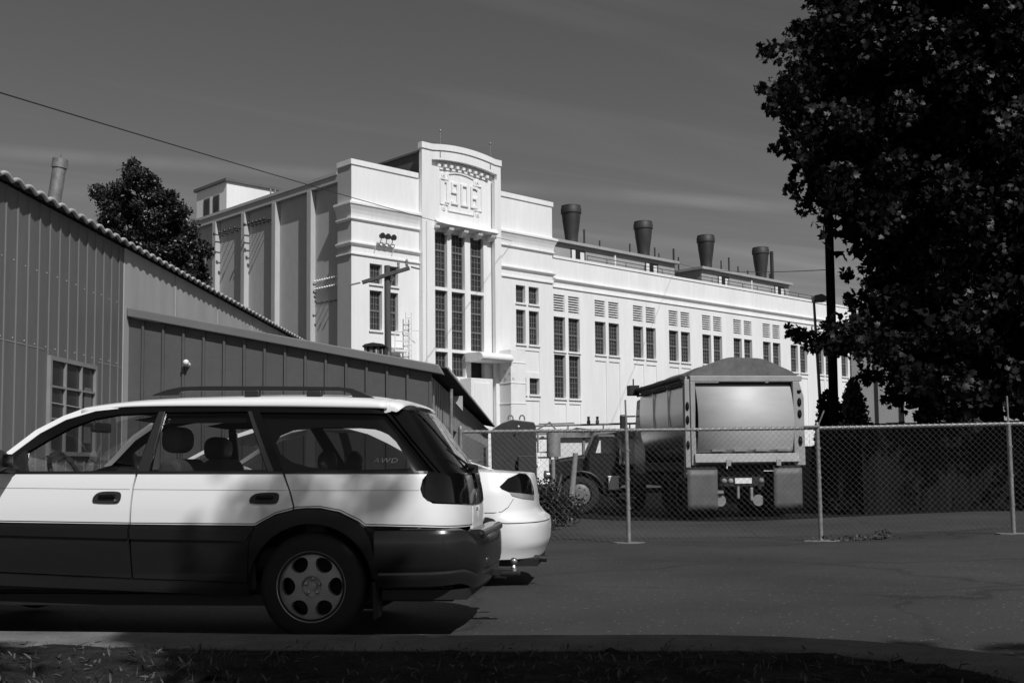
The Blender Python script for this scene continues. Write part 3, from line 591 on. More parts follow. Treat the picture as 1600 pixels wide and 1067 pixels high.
# ------------------------------------------------------------------ sheds on the left
def build_shed():
    sh = thing('metal_shed', 'long grey ribbed metal shed with a corrugated overhanging roof and a gridded window', 'shed', (-4.84, 14, 0), -.0114)
    Y0, Y1 = -11.0, 12.2; wz = (1.2, 2.25); wy = (-2.32, -1.02)
    # ribbed wall: profile along y, hole for the window
    ys = []; k = Y0
    rr = random.Random(4)
    while k < -.15:
        ys += [(k, 0), (k + .112, 0), (k + .120, .011), (k + .136, .011), (k + .147, 0)]; k += .252
    ys.append((-.14, 0))
    mb = MB(); 
    for i in range(len(ys) - 1):
        (a, xa), (b, xb) = ys[i], ys[i + 1]
        mid = (a + b) / 2
        for z0, z1 in ([(-.3, 1.2), (2.25, 3.81)] if wy[0] < mid < wy[1] else [(-.3, 1.2), (1.2, 2.25), (2.25, 3.81)]):
            mb.add([(xa, a, z0), (xb, b, z0), (xb, b, z1), (xa, a, z1)], [(0, 1, 2, 3)])
    mb.build('wall', M['shed'], sh)
    q = MB(); q.box(.0005, .004, Y0, wy[0] - .1, 2.30, 2.306); q.box(.0005, .004, wy[1] + .1, -.15, 2.30, 2.306); q.build('lap_seam', M['shedlight'], sh)
    q = MB(); kk = Y0 + .06
    while kk < -.2:
        for z in (.5, 1.1, 2.34, 3.1): 
            if not (wy[0] - .1 < kk < wy[1] + .1 and 1.15 < z < 2.3): q.ell((.002, kk + rr.uniform(-.01, .01), z + rr.uniform(-.01, .01)), (.006, .008, .008), 6, 4)
        kk += .252
    q.build('screws', M['rooflip'], sh)
    q = MB(); q.box(-.03, .012, -.139, Y1, -.3, 3.81)
    for y in (1.9, 4.1, 6.4, 8.7): q.box(.012, .02, y, y + .03, -.3, 3.8)
    q.build('faded_wall', M['shedlight'], sh)
    q = MB(); q.box(-9, -8.9, Y0, Y1, -.3, 6.3); q.box(-8.9, -.031, Y1 - .1, Y1 - .001, -.3, 3.8); q.box(-8.9, -.031, Y0 + .001, Y0 + .1, -.3, 3.8); q.build('end_wall', M['shed'], sh)
    # window
    fr = MB(); a, b = wy; z0, z1 = wz; t = .045
    fr.box(-.1, .04, a, a + t, z0, z1); fr.box(-.1, .035, b - t, b, z0, z1); fr.box(-.1, .035, a + t, b - t, z0, z0 + t); fr.box(-.1, .035, a + t, b - t, z1 - t, z1)
    for i in (1, 2): y = a + (b - a) * i / 3; fr.box(-.06, .03, y - .012, y + .012, z0 + t, z1 - t)
    for z in (1.59, 1.93): fr.box(-.055, .028, a + t, b - t, z - .011, z + .011)
    wn = fr.build('window', M['window_bar'], sh)
    q = MB(); q.box(-.004, .0, a + .02, b - .02, z0 + .02, z1 - .02); q.build('pane', M['win_glass'], wn)
    q = MB(); q.box(.003, .006, b - .30, b - .10, 1.35, 1.98); q.build('pale_pane_patch', M['fascia'], wn)  # pale plate laid over part of the right-hand pane
    q = MB(); q.tube([(.012, a + .05, 1.76), (.012, b - .4, 1.74)], .006, 5); q.build('string_of_bulbs', M['rooflip'], wn)
    # corrugated roof
    sl = .30; P = .262; A = .045
    def prof(y): return A * abs(sin(pi * y / P))
    n = int((Y1 - Y0) / P * 8)
    q = MB(); q.grid(lambda u, v: (.085 - 9.1 * v, Y0 + (Y1 - Y0) * u, 3.82 + 9.4 * v * sl + prof((Y1 - Y0) * u)), n, 3)
    rf = q.build('roof', M['roofsheet'], sh, smooth=50); so = rf.modifiers.new('thick', 'SOLIDIFY'); so.thickness = .012; so.offset = -1
    q = MB()
    pts = [(.095, Y0 + (Y1 - Y0) * i / n, 3.82 + prof((Y1 - Y0) * i / n)) for i in range(n + 1)]
    q.tube(pts, .022, 7); q.build('roof_edge', M['rooflip'], rf, smooth=60)
    ch = MB(); ch.tube([(-1.93, 2.0, 4.0), (-1.72, 2.0, 5.52)], .095, 14); ch.tube([(-1.735, 2.0, 5.42), (-1.72, 2.0, 5.55)], .11, 14); ch.tube([(-1.72, 2.0, 5.54), (-1.71, 2.0, 5.63)], .012, 6); ch.build('flue_pipe', M['galv'], rf, smooth=40)
    return sh
build_shed()
def build_annex():
    X0, X1, Yf = -4.83, -1.01, 14.0
    an = thing('annex_shed', 'low grey metal annex with batten panels under a sloping fascia beside the ribbed shed', 'shed', (X1, Yf, 0), -.0114)
    def zt(x): return 3.0 - (x - (X0 - X1)) * .1955        # top of the front wall, local x
    W0 = X0 - X1
    q = MB(); q.prism([(W0, -.3), (0, -.3), (0, zt(0) - .04), (W0, zt(W0) - .04)], lambda a, z, c: (a, c, z), 0, .05); q.build('front_wall', M['annex'], an)
    x = W0 + .19; q = MB()
    while x < -.05: q.box(x - .014, x + .014, -.03, -.001, -.3, zt(x) - .05); x += .2565
    q.box(-.03, .004, -.012, .05, -.3, zt(0) - .05); q.build('batten', M['annex'], an)
    def fz(x): return zt(x) + .075
    q = MB(); q.prism([(W0 + .01, fz(W0) - .115), (.17, fz(.17) - .115), (.10, fz(.1)), (W0 + .01, fz(W0))], lambda a, z, c: (a, c, z), -.10, .02); q.build('fascia', M['fascia'], an, bevel=.012)
    # roof sheet, fine corrugation seen at the eave
    Y1 = 21.5; P = .13; n = int(Y1 / P * 6)
    q = MB(); q.grid(lambda u, v: (.20 + (W0 - .15) * v, .03 + Y1 * u, fz(.2) - .02 + .018 * sin(2 * pi * Y1 * u / P) - (W0 - .15) * v * .1955), n, 1)
    rf = q.build('roof', M['roofsheet'], an, smooth=60); so = rf.modifiers.new('thick', 'SOLIDIFY'); so.thickness = .012; so.offset = -1
    q = MB(); q.tube([(.205, .03 + Y1 * i / n, fz(.2) - .02 + .018 * sin(2 * pi * Y1 * i / n / P)) for i in range(n + 1)], .012, 5); q.build('roof_edge', M['rooflip'], rf)
    q = MB(); q.prism([(.2, 1.9), (.2, 2.13), (-.0, 2.13)], lambda a, z, c: (a, c, z), 3.4, 3.45); q.build('eave_bracket', M['rooflip'], an)
    q = MB(); q.box(-3.05, -2.58, 15.6, 16.2, 2.5, 3.96); rv = q.build('roof_vent', M['annexside'], an)
    q = MB(); q.prism([(-3.14, 4.22), (-2.5, 4.22), (-2.58, 4.28), (-2.85, 4.32), (-3.06, 4.28)], lambda a, z, c: (a, c, z), 15.5, 16.3); q.build('vent_cap', M['dark'], rv)
    for x in (-3.09, -2.93, -2.76, -2.6): q = MB(); q.box(x, x + .07, 15.58, 16.22, 3.961, 4.22); q.build('vent_slat', M['greysteel'] if x < -3 else M['fascia'] if x < -2.7 else M['dark'], rv)
    # side wall
    H = [(3.3, 5.1, .9, 1.62), (1.42, 1.5, 1.55, 1.95), (10.2, 10.35, .6, 1.2)]
    q = MB(); 
    def T(p): return (-p[1], p[0], p[2])
    tmp = MB(); wall_holes(tmp, .06, 21.3, -.3, 2.17, 0, [h + (.15,) for h in H]); q.add([T(p) for p in tmp.v], tmp.f)
    k = .3
    while k < 21:
        q.box(0.0, .012, k, k + .03, 1.63, 2.16); q.box(.0, .012, k, k + .03, -.3, .55); k += .4
    q.build('side_wall', M['annexside'], an)
    q = MB(); q.box(-.12, -.115, 3.31, 5.09, .91, 1.61); q.build('dark_opening', M['dark'], an)
    q = MB(); q.box(W0, -.001, 21.3, 21.4, -.3, 2.2); q.build('end_wall', M['annexside'], an)
    q = MB(); q.tube([(.14, 1.62, -.3), (.14, 1.62, 2.12)], .026, 10); q.build('eave_post', M['galv'], an, smooth=40)
    q = MB(); q.ell((-4.07 - X1, -.10, 2.37), (.038, .038, .038), 14, 10); q.lathe([(.03, -.001), (.025, -.06), (.02, -.1)], 10, (-4.07 - X1, 0, 2.35), 'y'); q.build('globe_lamp', M['palewhite'], an, smooth=50)
build_annex()

# ------------------------------------------------------------------ poles and wires
def build_poles():
    p = thing('utility_pole', 'wooden utility pole with one crossarm standing before the left block of the white plant', 'utility pole', (-4.46, 40, -.2))
    q = MB(); q.tube([(.06, 0, 0), (0, 0, 8.45)], [.15, .11], 12); q.build('pole', M['wood'], p, smooth=40)
    ar = MB(); ar.bar((-.88, -.16, 7.82), (.82, -.16, 8.33), .13, .13); a = ar.build('crossarm', M['wood'], p, bevel=.01)
    for x in (.42, .72):
        z = 8.1 + x * .3 + .07; q = MB(); q.lathe([(.03, 0), (.05, .03), (.05, .10), (.035, .14), (.055, .18), (.03, .26), (0, .28)], 10, (x, -.16, z)); q.build('insulator', M['galv'], a, smooth=50)
    for x in (-.95, .88):
        z = 8.1 + x * .3; q = MB(); q.tube([(x, -.16, z), (x * 1.35, -.3, z - .1)], .03, 6); q.build('insulator', M['galv'], a)
    q = MB(); q.tube([(.3, -.12, 8.1), (.03, -.05, 7.5)], .03, 6); q.build('brace', M['galv'], p)
    q = MB(); q.box(-.1, .1, -.3, -.12, 4.9, 5.3); q.build('junction_box', M['greysteel'], p, bevel=.02)
    d = thing('dark_pole', 'tall thick black timber pole rising into the big tree right of the dump truck', 'utility pole', (7.78, 27, -.15))
    q = MB(); q.tube([(-.03, 0, 0), (.0, 0, 9.2)], [.118, .10], 12); q.build('pole', M['darkwood'], d, smooth=40)
    l = thing('street_lamp', 'thin grey lamp post with a small flat head beside the black pole', 'street lamp', (8.3, 30, -.15))
    q = MB(); q.tube([(.05, 0, 0), (-.13, 0, 5.5)], [.055, .035], 10); q.build('post', M['greysteel'], l, smooth=40)
    q = MB(); q.prism([(-.16, 5.50), (.16, 5.50), (.20, 5.62), (.06, 5.70), (-.14, 5.66)], lambda a, z, c: (a, c, z), -.14, .14); q.build('lamp_head', M['greysteel'], l, bevel=.015)
    a = atY(-260, 66, 16); b = np.array([-8.63, 60, 0]) + np.array(fdv) * 12.6 + np.array(fnv) * .2; b = onplane(800, 377, b, fnv) 
    def wire(a, b, sag, r, n=40): return [tuple(a + (np.array(b) - a) * t + np.array([0, 0, -sag * 4 * t * (1 - t)])) for t in np.linspace(0, 1, n)]
    q = MB(); q.tube(wire(a, b, .12, 0), .014, 5); tag(q.build('power_line', M['wire'], smooth=60), 'long black power line slanting across the sky above the shed to the white plant', 'power line')
    a = onplane(1050, 408, np.array([-8.63, 60, 0]) - np.array(fnv) * 4, fnv); b = atY(1304, 421, 27)
    q = MB(); q.tube(wire(a, b, .35, 0), .012, 5); tag(q.build('power_line', M['wire'], smooth=60), 'thin short power line running from the plant roof to the black pole by the tree', 'power line')
build_poles()

# ------------------------------------------------------------------ chain link fence
def build_fence():
    Y = 17.5
    f = thing('chain_link_fence', 'galvanised chain link fence crossing the lot in front of the dump truck', 'fence', (0, Y, 0))
    posts = [-.80, 1.79, 4.77, 7.76, 10.75]
    for i, x in enumerate(posts):
        zb = gz(x, Y); top = 2.05 if i in (1, 3) else 1.66
        q = MB(); q.tube([(x, 0, zb - .05), (x - .012, 0, 1.62)], .034, 10)
        if top > 2: q.tube([(x - .012, 0, 1.6), (x - .02, 0, top)], .014, 8)
        else: q.lathe([(.038, 1.60), (.038, 1.64), (.02, 1.67), (0, 1.675)], 10, (x - .012, 0, 0), cap=False)
        for z in (.35, .8, 1.25): q.lathe([(.04, z), (.04, z + .025)], 10, (x, 0, 0))
        q.build('post', M['galv'], f, smooth=40)
        q = MB(); rr = random.Random(i); ring = [(x + cos(a) * (.19 + .13 * rr.random()), sin(a) * (.13 + .08 * rr.random())) for a in np.linspace(0, 2 * pi, 15)[:-1]]
        q.prism(ring, lambda a, b, c: (a, b, c), zb - .04, zb + .012); q.build('footing', M['footing'], f)
    q = MB(); rail = [(x, 0, 1.575 + .0125 * max(0, x - 4.5)) for x in np.linspace(-.8, 11.2, 14)]; q.tube(rail, .026, 10); q.build('top_rail', M['galv'], f, smooth=40)
    q = MB(); p = Vector((4.77, -.05, 1.62)); q.tube([(4.75, -.02, 1.58), (4.86, -.05, 1.85)], .012, 6); q.tube([(4.55, -.02, 1.60), (4.77, -.04, 1.6)], .02, 6); q.build('latch_arm', M['galv'], f)
    pit = .047; r = .0024; V = []; Fc = []
    x = -.78; c = 0
    while x < 11.1:
        zt = 1.60 + .0125 * max(0, x - 4.5); zb = gz(x, Y) + .03; k = int((zt - zb) / pit); b0 = len(V); lo = 0
        for j in range(k + 1):
            z = zt - j * pit; s = ((j + c) % 2); px = x + s * pit; y = -.03 + (.0035 if (j % 2) else -.0035)
            for a in (0, 2.09, 4.19): V.append((px + r * cos(a), y + r * sin(a), z))
        for j in range(k):
            for a in range(3): Fc.append((b0 + j * 3 + a, b0 + j * 3 + (a + 1) % 3, b0 + j * 3 + 3 + (a + 1) % 3, b0 + j * 3 + 3 + a))
        x += pit; c += 1
    q = MB(); q.v = V; q.f = Fc; q.build('wire_mesh', M['fencewire'], f, recalc=False)
    # twisted knuckles along the top rail
    q = MB(); x = -.78
    while x < 11.1:
        z = 1.60 + .0125 * max(0, x - 4.5); q.bar((x, -.030, z - .052), (x + .034, -.032, z + .010), .011); x += pit * 2
    q.build('wire_knuckles', M['galv'], f, recalc=False)
build_fence()

# ------------------------------------------------------------------ vehicles and things in the yard
def tyre(mb, c, R, w, axis='x', n=36):
    mb.lathe([(R * .60, -w / 2), (R * .86, -w / 2 - .004), (R * .96, -w * .44), (R, -w * .32), (R, w * .32), (R * .96, w * .44), (R * .86, w / 2 + .004), (R * .60, w / 2)], n, c, axis, cap=False)
def build_dump_truck():
    G = .19
    t = thing('dump_truck', 'grey aluminium dump truck seen from behind with a heaped tarp and two mud flaps', 'truck', (5.097, 24.8, -.19), radians(7))
    LEN = 4.5
    # bed: rounded side walls
    def sec(): 
        L_ = [(-1.20, 2.92), (-1.235, 2.6), (-1.245, 2.2), (-1.22, 1.8), (-1.14, 1.45), (-.95, 1.2), (-.6, 1.08)]
        return L_ + [(-x + .14, z) for x, z in reversed(L_)]
    S = sec(); q = MB(); n = len(S)
    q.add([(x, y, z + G) for y in (.16, LEN) for x, z in S], [(i, i + 1, n + i + 1, n + i) for i in range(n - 1)] + [tuple(range(n, 2 * n))])
    bed = q.build('dump_bed', M['polished'], t, smooth=50)
    for s in (-1.26, 1.33):
        q = MB(); q.box(s, s + .10, .1, LEN, 2.86 + G, 2.97 + G); q.build('top_rail', M['aluframe'], bed)
    q = MB(); q.tube([(-1.33, .1, 2.94 + G), (-1.33, LEN, 2.94 + G)], .055, 10); q.tube([(-1.29, .1, 2.80 + G), (-1.29, LEN, 2.80 + G)], .03, 8); q.build('tarp_roller', M['dark'], bed, smooth=40)
    for y in (1.6, 3.0):
        q = MB(); q.box(-1.27, -1.243, y, y + .05, 1.9 + G, 2.86 + G); q.build('side_stiffener', M['polished'], bed)
    q = MB(); q.box(-1.52, -1.25, LEN - .05, LEN + .25, 2.82 + G, 3.08 + G); q.tube([(-1.4, LEN, 3.05 + G), (-1.4, LEN, 3.25 + G)], .02, 6); q.build('tarp_motor', M['dark'], bed, bevel=.02)
    q = MB(); q.box(-1.17, 1.3, .17, LEN, 1.02 + G, 1.075 + G); q.box(-1.15, -.95, .2, LEN, .86 + G, 1.02 + G); q.box(1.08, 1.28, .2, LEN, .86 + G, 1.02 + G); q.build('bed_floor', M['dark'], bed)
    # tarp heaped over the load
    def tarp(u, v):
        x = -1.2 + 2.5 * u; c = (u - .5) * 2; y = .02 + (LEN) * v
        z = 2.98 + .40 * (1 - abs(c) ** 2.2) * (1 - .12 * sin(9 * v) ** 2) * (1 - .25 * v) + .012 * sin(21 * u + 4 * v) + .01 * sin(34 * v + 5 * u)
        return (x, y, z + G)
    q = MB(); q.grid(tarp, 40, 24); ncol = 25
    front = [tarp(i / 40, 0) for i in range(41)]
    q.add(front + [(p[0], p[1], 2.95 + G) for p in front], [(i, i + 41, i + 42, i + 1) for i in range(40)])
    q.build('tarp', M['tarp'], t, smooth=60)
    # rear frame
    q = MB(); q.box(-1.18, 1.32, -.02, .16, 2.84 + G, 2.97 + G); q.build('rear_header', M['aluframe'], t, bevel=.015)
    q = MB(); q.box(-1.18, -1.07, -.02, .16, 1.0 + G, 2.838 + G); q.box(-1.30, -1.18, .02, .2, .72 + G, 2.9 + G); q.build('rear_post', M['aluframe'], t, bevel=.012)
    q = MB(); q.prism([(1.17, .98 + G), (1.42, .98 + G), (1.42, 2.5 + G), (1.32, 2.84 + G), (1.17, 2.84 + G)], lambda a, z, c: (a, c, z), -.02, .16); rp = q.build('rear_post', M['aluframe'], t, bevel=.012)
    for z, h in ((2.62, .045), (2.38, .10), (2.12, .10), (1.52, .12)):
        q = MB(); q.ell((1.31, -.025, z + G), (.05, .03, h), 12, 8); q.build('marker_lamp', M['lamp'], rp, smooth=60)
    for z in (2.3, 2.0, 1.45): q = MB(); q.ell((-1.245, .01, z + G), (.04, .03, .10), 10, 8); q.build('marker_lamp', M['lamp'], t, smooth=60)
    # tailgate, bulged
    def gate(u, v):
        x = -1.04 + 2.18 * u; z = 1.28 + 1.50 * v
        return (x, .11 - .24 * sin(pi * min(1, v * .94 + .06)) ** .75, z + G)
    q = MB(); q.grid(gate, 2, 22); g = q.build('tailgate', M['alu'], t, smooth=60); so = g.modifiers.new('thick', 'SOLIDIFY'); so.thickness = .03
    q = MB(); q.prism([(1.26, .1), (1.25, -.06), (1.06, -.10), (1.02, .1)], lambda z, y, x: (x, y, z + G), -1.12, 1.26); q.build('tailgate_apron', M['aluframe'], t, bevel=.01)
    q = MB(); q.box(-1.069, 1.169, .11, .13, 1.27 + G, 2.83 + G); q.build('gate_gap', M['dark'], t)
    for x in (-.72, -.22, .27, .77): q = MB(); q.box(x, x + .3, -.05, -.0, 1.30 + G, 1.345 + G); q.build('gate_catch', M['greysteel'], t)
    for x in (-.42, .72):
        q = MB(); q.box(x, x + .10, -.11, -.05, .98 + G, 1.12 + G); q.build('gate_hinge', M['aluframe'], t)
    for x0, x1, zt_ in ((-1.30, -.62, .9), (.66, 1.31, .92)):
        q = MB(); q.grid(lambda u, v: (x0 + (x1 - x0) * u, -.06 + .015 * sin(pi * u) + .02 * (1 - v), .02 + (zt_ - .02) * v + G), 6, 6); fl = q.build('mud_flap', M['flap'], t, smooth=50); so = fl.modifiers.new('thick', 'SOLIDIFY'); so.thickness = .012
        q = MB(); q.bar((x0, .0, zt_ + .03 + G), (x1, .0, zt_ + .03 + G), .06); q.build('flap_hanger', M['dark'], fl)
    # light bar, plate, underbody
    q = MB(); q.box(-.5, .5, .1, .16, .55 + G, .74 + G); lb = q.build('light_bar', M['dark'], t)
    for x in (-.42, -.27, .43):
        q = MB(); q.ell((x, .09, .65 + G), (.06, .03, .055), 12, 8); q.build('tail_lamp', M['lamp_clear'] if x == -.27 else M['greysteel'], lb, smooth=60)
    q = MB(); q.box(-.18, .20, .07, .085, .59 + G, .71 + G); q.build('number_plate', M['palewhite'], lb)
    q = MB(); q.box(-.5, -.34, .3, 6.5, .45 + G, .9 + G); q.box(.4, .56, .3, 6.5, .45 + G, .9 + G); q.box(-.34, .4, .35, .5, .5 + G, .85 + G); q.build('chassis', M['dark'], t)
    q = MB(); q.tube([(-1.1, 1.0, .36 + G), (1.2, 1.0, .36 + G)], .12, 10); q.ell((.05, .95, .36 + G), (.24, .2, .24), 14, 10); q.build('axle', M['dark'], t, smooth=40)
    for x in (-.46, .42):
        q = MB(); q.tube([(x, .28, .21 + G), (x, .55, .21 + G)], .13, 14); q.build('air_tank', M['greysteel'], t, smooth=40)
    for bx in ((-.62, -.40, .2, .3, .36, .46), (-.12, -.06, .12, .2, .25, .55), (.18, .25, .12, .2, .2, .5)): q = MB(); q.box(*bx[:4], bx[4] + G, bx[5] + G); q.build('tow_fitting', M['greysteel'], t, bevel=.02)
    for y in (1.0, 2.35, 6.2):
        for s in (-1, 1):
            w_ = MB(); tyre(w_, (s * (.93 if y < 5 else 1.0) + .05, y, .52), .52, .55 if y < 5 else .3); wh = w_.build('wheel', M['rubber'], t, smooth=40)
            r_ = MB(); r_.lathe([(.32, -.1), (.31, .12), (.1, .14), (0, .14)], 20, (s * .93 + .05, y, .52), 'x', cap=False); r_.build('rim', M['greysteel'], wh, smooth=40)
    # cab, hidden by the bed from this side
    q = MB(); q.prism([(4.75, .75), (6.0, .75), (6.0, 1.55), (5.9, 2.0), (5.65, 2.75), (4.85, 2.8), (4.75, 2.6)], lambda y, z, x: (x, y, z + G), -1.05, 1.15); cb = q.build('cab', M['oldpaint'], t, bevel=.04)
    q = MB(); q.prism([(6.0, .75), (7.5, .75), (7.55, 1.2), (7.4, 1.5), (6.0, 1.6)], lambda y, z, x: (x, y, z + G), -.75, .85); q.build('bonnet', M['oldpaint'], t, bevel=.05)
    for s in (-1.065, 1.155):
        q = MB(); q.prism([(4.95, 1.65), (5.8, 1.65), (5.6, 2.5), (4.95, 2.5)], lambda y, z, x: (x, y, z + G), s, s + .01); q.build('side_window', M['win_glass'], cb)
    mi = MB(); mi.box(-1.46, -1.26, 5.85, 5.97, 1.95 + G, 2.38 + G); mm = mi.build('mirror', M['black'], t, bevel=.04)
    q = MB(); q.tube([(-1.05, 5.8, 1.98 + G), (-1.33, 5.92, 2.0 + G)], .02, 6); q.tube([(-1.05, 5.8, 2.33 + G), (-1.33, 5.92, 2.33 + G)], .02, 6); q.build('mirror_arm', M['dark'], mm)
    q = MB(); q.tube([(-1.02, 5.2, 2.7 + G), (-1.02, 5.2, 3.1 + G)], .015, 6); q.build('antenna', M['dark'], t)
build_dump_truck()
def build_old_truck():
    t = thing('old_truck', 'old black bonneted truck with a pale wheel hub behind the fence', 'truck', (1.67, 29, -.2))
    # x to the right (rear), nose to the left; z from root
    hz = .60
    for x in (0, 3.2):
        for y in (-.72, .72):
            w_ = MB(); tyre(w_, (x, y, .50), .50, .24, 'y'); wh = w_.build('wheel', M['rubber'], t, smooth=40)
            r_ = MB(); r_.lathe([(.27, -.13), (.25, -.12), (.22, -.145), (.13, -.15), (.11, -.18), (0, -.18)], 20, (x, y, .50), 'y', cap=False)
            for k in range(8):
                a = 2 * pi * k / 8; r_.ell((x + .175 * cos(a), y - .155, .5 + .175 * sin(a)), (.025, .02, .025), 8, 5)
            r_.build('hub', M['fascia'] if y < 0 and x == 0 else M['greysteel'], wh, smooth=40)
    q = MB(); q.prism([(-.72, .75), (.22, .70), (.22, 1.50), (.1, 1.49), (-.5, 1.40), (-.72, 1.28)], lambda a, z, c: (a, c, z), -.48, .48); q.build('bonnet', M['oldpaint'], t, bevel=.09, seg=3)
    for y in (-.72, .72):
        pr = [(cos(a) * .66, .5 + sin(a) * .60) for a in np.linspace(pi * 1.02, .05, 16)] + [(.95, .40), (.95, .34)] + [(cos(a) * .58, .5 + sin(a) * .53) for a in np.linspace(.0, pi * 1.02, 16)]
        q = MB(); q.prism(pr, lambda a, z, c: (a, c, z), y - .2, y + .2); q.build('fender', M['oldpaint'], t, smooth=30, bevel=.02)
    q = MB(); q.prism([(.19, .62), (.95, .62), (.95, 1.92), (.9, 2.0), (.48, 2.0), (.40, 1.95), (.21, 1.52)], lambda a, z, c: (a, c, z), -.72, .72); cb = q.build('cab', M['oldpaint'], t, bevel=.06)
    q = MB(); q.prism([(.36, 1.5), (.85, 1.5), (.85, 1.87), (.50, 1.87)], lambda a, z, c: (a, c, z), -.735, -.722); q.build('side_window', M['win_glass'], cb)
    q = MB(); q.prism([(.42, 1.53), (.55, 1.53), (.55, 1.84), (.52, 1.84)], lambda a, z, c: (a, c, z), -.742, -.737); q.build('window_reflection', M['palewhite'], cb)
    q = MB(); q.box(1.0, 3.9, -.85, .85, .72, .82); q.box(1.0, 1.05, -.85, .85, .82, 1.0); q.box(1.06, 3.9, -.85, -.8, .82, .98); q.box(1.06, 3.9, .8, .85, .82, .98); q.build('flat_bed', M['oldpaint'], t)
    q = MB(); q.box(-.9, 4.3, -.4, -.3, .5, .62); q.box(-.9, 4.3, .3, .4, .5, .62); q.build('chassis', M['dark'], t)
    q = MB(); q.box(-1.0, -.92, -.75, .75, .45, .62); q.build('bumper', M['oldpaint'], t, bevel=.02)
    q = MB(); q.box(.6, 1.4, -.92, -.72, .38, .42); q.build('running_board', M['greysteel'], t)
    q = MB(); q.box(.72, .98, -.90, -.75, .60, .90); q.box(.70, 1.0, -.905, -.74, .90, .95); q.build('tool_box', M['palewhite'], t, bevel=.02)
    for y in (-.5, .5):
        q = MB(); q.lathe([(0, .12), (.08, .1), (.12, 0), (.11, -.03), (0, -.05)], 14, (-.82, y, .98), 'x', cap=False); q.build('headlight', M['chrome'], t, smooth=40)
    q = MB(); q.tube([(.99, -.5, .9), (.99, -.5, 2.0)], .05, 8); q.build('exhaust_stack', M['dark'], t, smooth=40)
build_old_truck()
def build_yard():
    # white trailer
    t = thing('box_trailer', 'long white panelled trailer under a grey roof frame behind the old black truck', 'trailer', (2.6, 33.2, -.034)); t.scale = (.868,) * 3
    q = MB(); q.box(-1.5, 1.55, 0, 2.2, 1.24, 2.15); bd = q.build('body', M['palewhite'], t)
    for x in (-1.52, -.6, .3, .72, 1.5): q = MB(); q.box(x, x + .07, -.06, -.001, 1.2, 2.15); q.build('post', M['greysteel'], bd)
    q = MB(); q.box(-2.3, 1.75, -.15, 2.3, 2.151, 2.32); q.build('roof', M['greysteel'], t)
    q = MB(); q.box(-1.5, 1.55, .1, 2.1, .9, 1.239); q.build('chassis', M['dark'], t)
    q = MB(); q.tube([(-2.4, -.1, 2.55), (1.75, -.1, 2.62)], .035, 6)
    for x in (-2.3, -1.1, .1, 1.0, 1.7): q.tube([(x, -.1, 2.3), (x, -.1, 2.58)], .025, 6)
    q.build('roof_rack', M['greysteel'], t)
    q = MB(); q.prism([(-1.3, 2.321), (.1, 2.321), (-.35, 2.45), (-.8, 2.50)], lambda a, z, c: (a, c, z), .2, 1.8); q.prism([(.5, 2.321), (1.6, 2.321), (1.2, 2.46), (.9, 2.44)], lambda a, z, c: (a, c, z), .2, 1.8); q.build('roof_load', M['tarp'], t, bevel=.04)
    for x in (-.4, -.1):
        q = MB(); q.lathe([(.06, 2.62), (.06, 2.72), (.04, 2.74), (.05, 2.85), (0, 2.87)], 8, (x, -.1, 0), cap=False); q.build('valve', M['greysteel'], t)
    for x in (-1.0, .9):
        q = MB(); tyre(q, (x, .4, .28), .46, .25, 'y'); q.build('wheel', M['rubber'], t, smooth=40)
    # skip
    s = thing('dark_skip', 'dark steel skip with a sloping top and lifting hooks at the end of the annex', 'skip', (.05, 31, -.2))
    q = MB(); q.prism([(-.62, .1), (.62, .1), (.60, 2.30), (.55, 2.42), (-.05, 2.50), (-.35, 2.40), (-.65, 2.2)], lambda a, z, c: (a, c, z), 0, 1.8); q.build('body', M['skip'], s, bevel=.03)
    q = MB(); q.box(.1, .6, -.18, -.001, .1, 1.5); q.build('front_step', M['skip'], s, bevel=.02)
    for x in (-.1, .22):
        q = MB(); q.tube([(x + .07 * cos(a), .1, 2.52 + .10 * sin(a)) for a in np.linspace(-.3, pi + .3, 10)], .02, 6); q.tube([(x - .07, .1, 2.45), (x - .25, .1, 2.33)], .02, 6); q.build('lifting_hook', M['galv'], s)
    q = MB(); q.ell((.12, -.19, 2.3), (.03, .03, .03), 8, 6); q.build('bolt', M['palewhite'], s)
    # tank on legs
    k = thing('storage_tank', 'upright grey cylindrical tank between the skip and the white trailer', 'tank', (1.17, 32, -.2))
    q = MB(); q.lathe([(0, 1.45), (.2, 1.46), (.20, 2.15), (.17, 2.22), (0, 2.25)], 20, cap=False); q.build('tank', M['greysteel'], k, smooth=40)
    for a in (.8, 2.4, 3.9, 5.5):
        q = MB(); q.bar((.16 * cos(a), .16 * sin(a), 0), (.16 * cos(a), .16 * sin(a), 1.46), .04); q.build('leg', M['greysteel'], k)
    q = MB(); q.tube([(-.2, 0, 1.6), (-.45, 0, 1.6), (-.45, 0, 2.25), (-.1, 0, 2.45), (.1, 0, 2.2)], .03, 6); q.tube([(-.42, 0, 2.4), (.6, 0, 2.42)], .02, 6); q.build('pipework', M['greysteel'], k)
    fr = thing('steel_gantry', 'white steel gantry with a crossbar beside the dark skip', 'frame', (.76, 32.4, -.2))
    q = MB(); q.bar((-.1, 0, 0), (-.1, 0, 2.0), .12); q.build('upright', M['palewhite'], fr)
    q = MB(); q.bar((.32, 0, 0), (.32, 0, 1.95), .06); q.build('upright', M['palewhite'], fr)
    q = MB(); q.bar((-.6, 0, 2.05), (.6, 0, 2.05), .10); q.bar((-.1, 0, 1.45), (.32, 0, 1.45), .05); q.build('crossbar', M['palewhite'], fr)
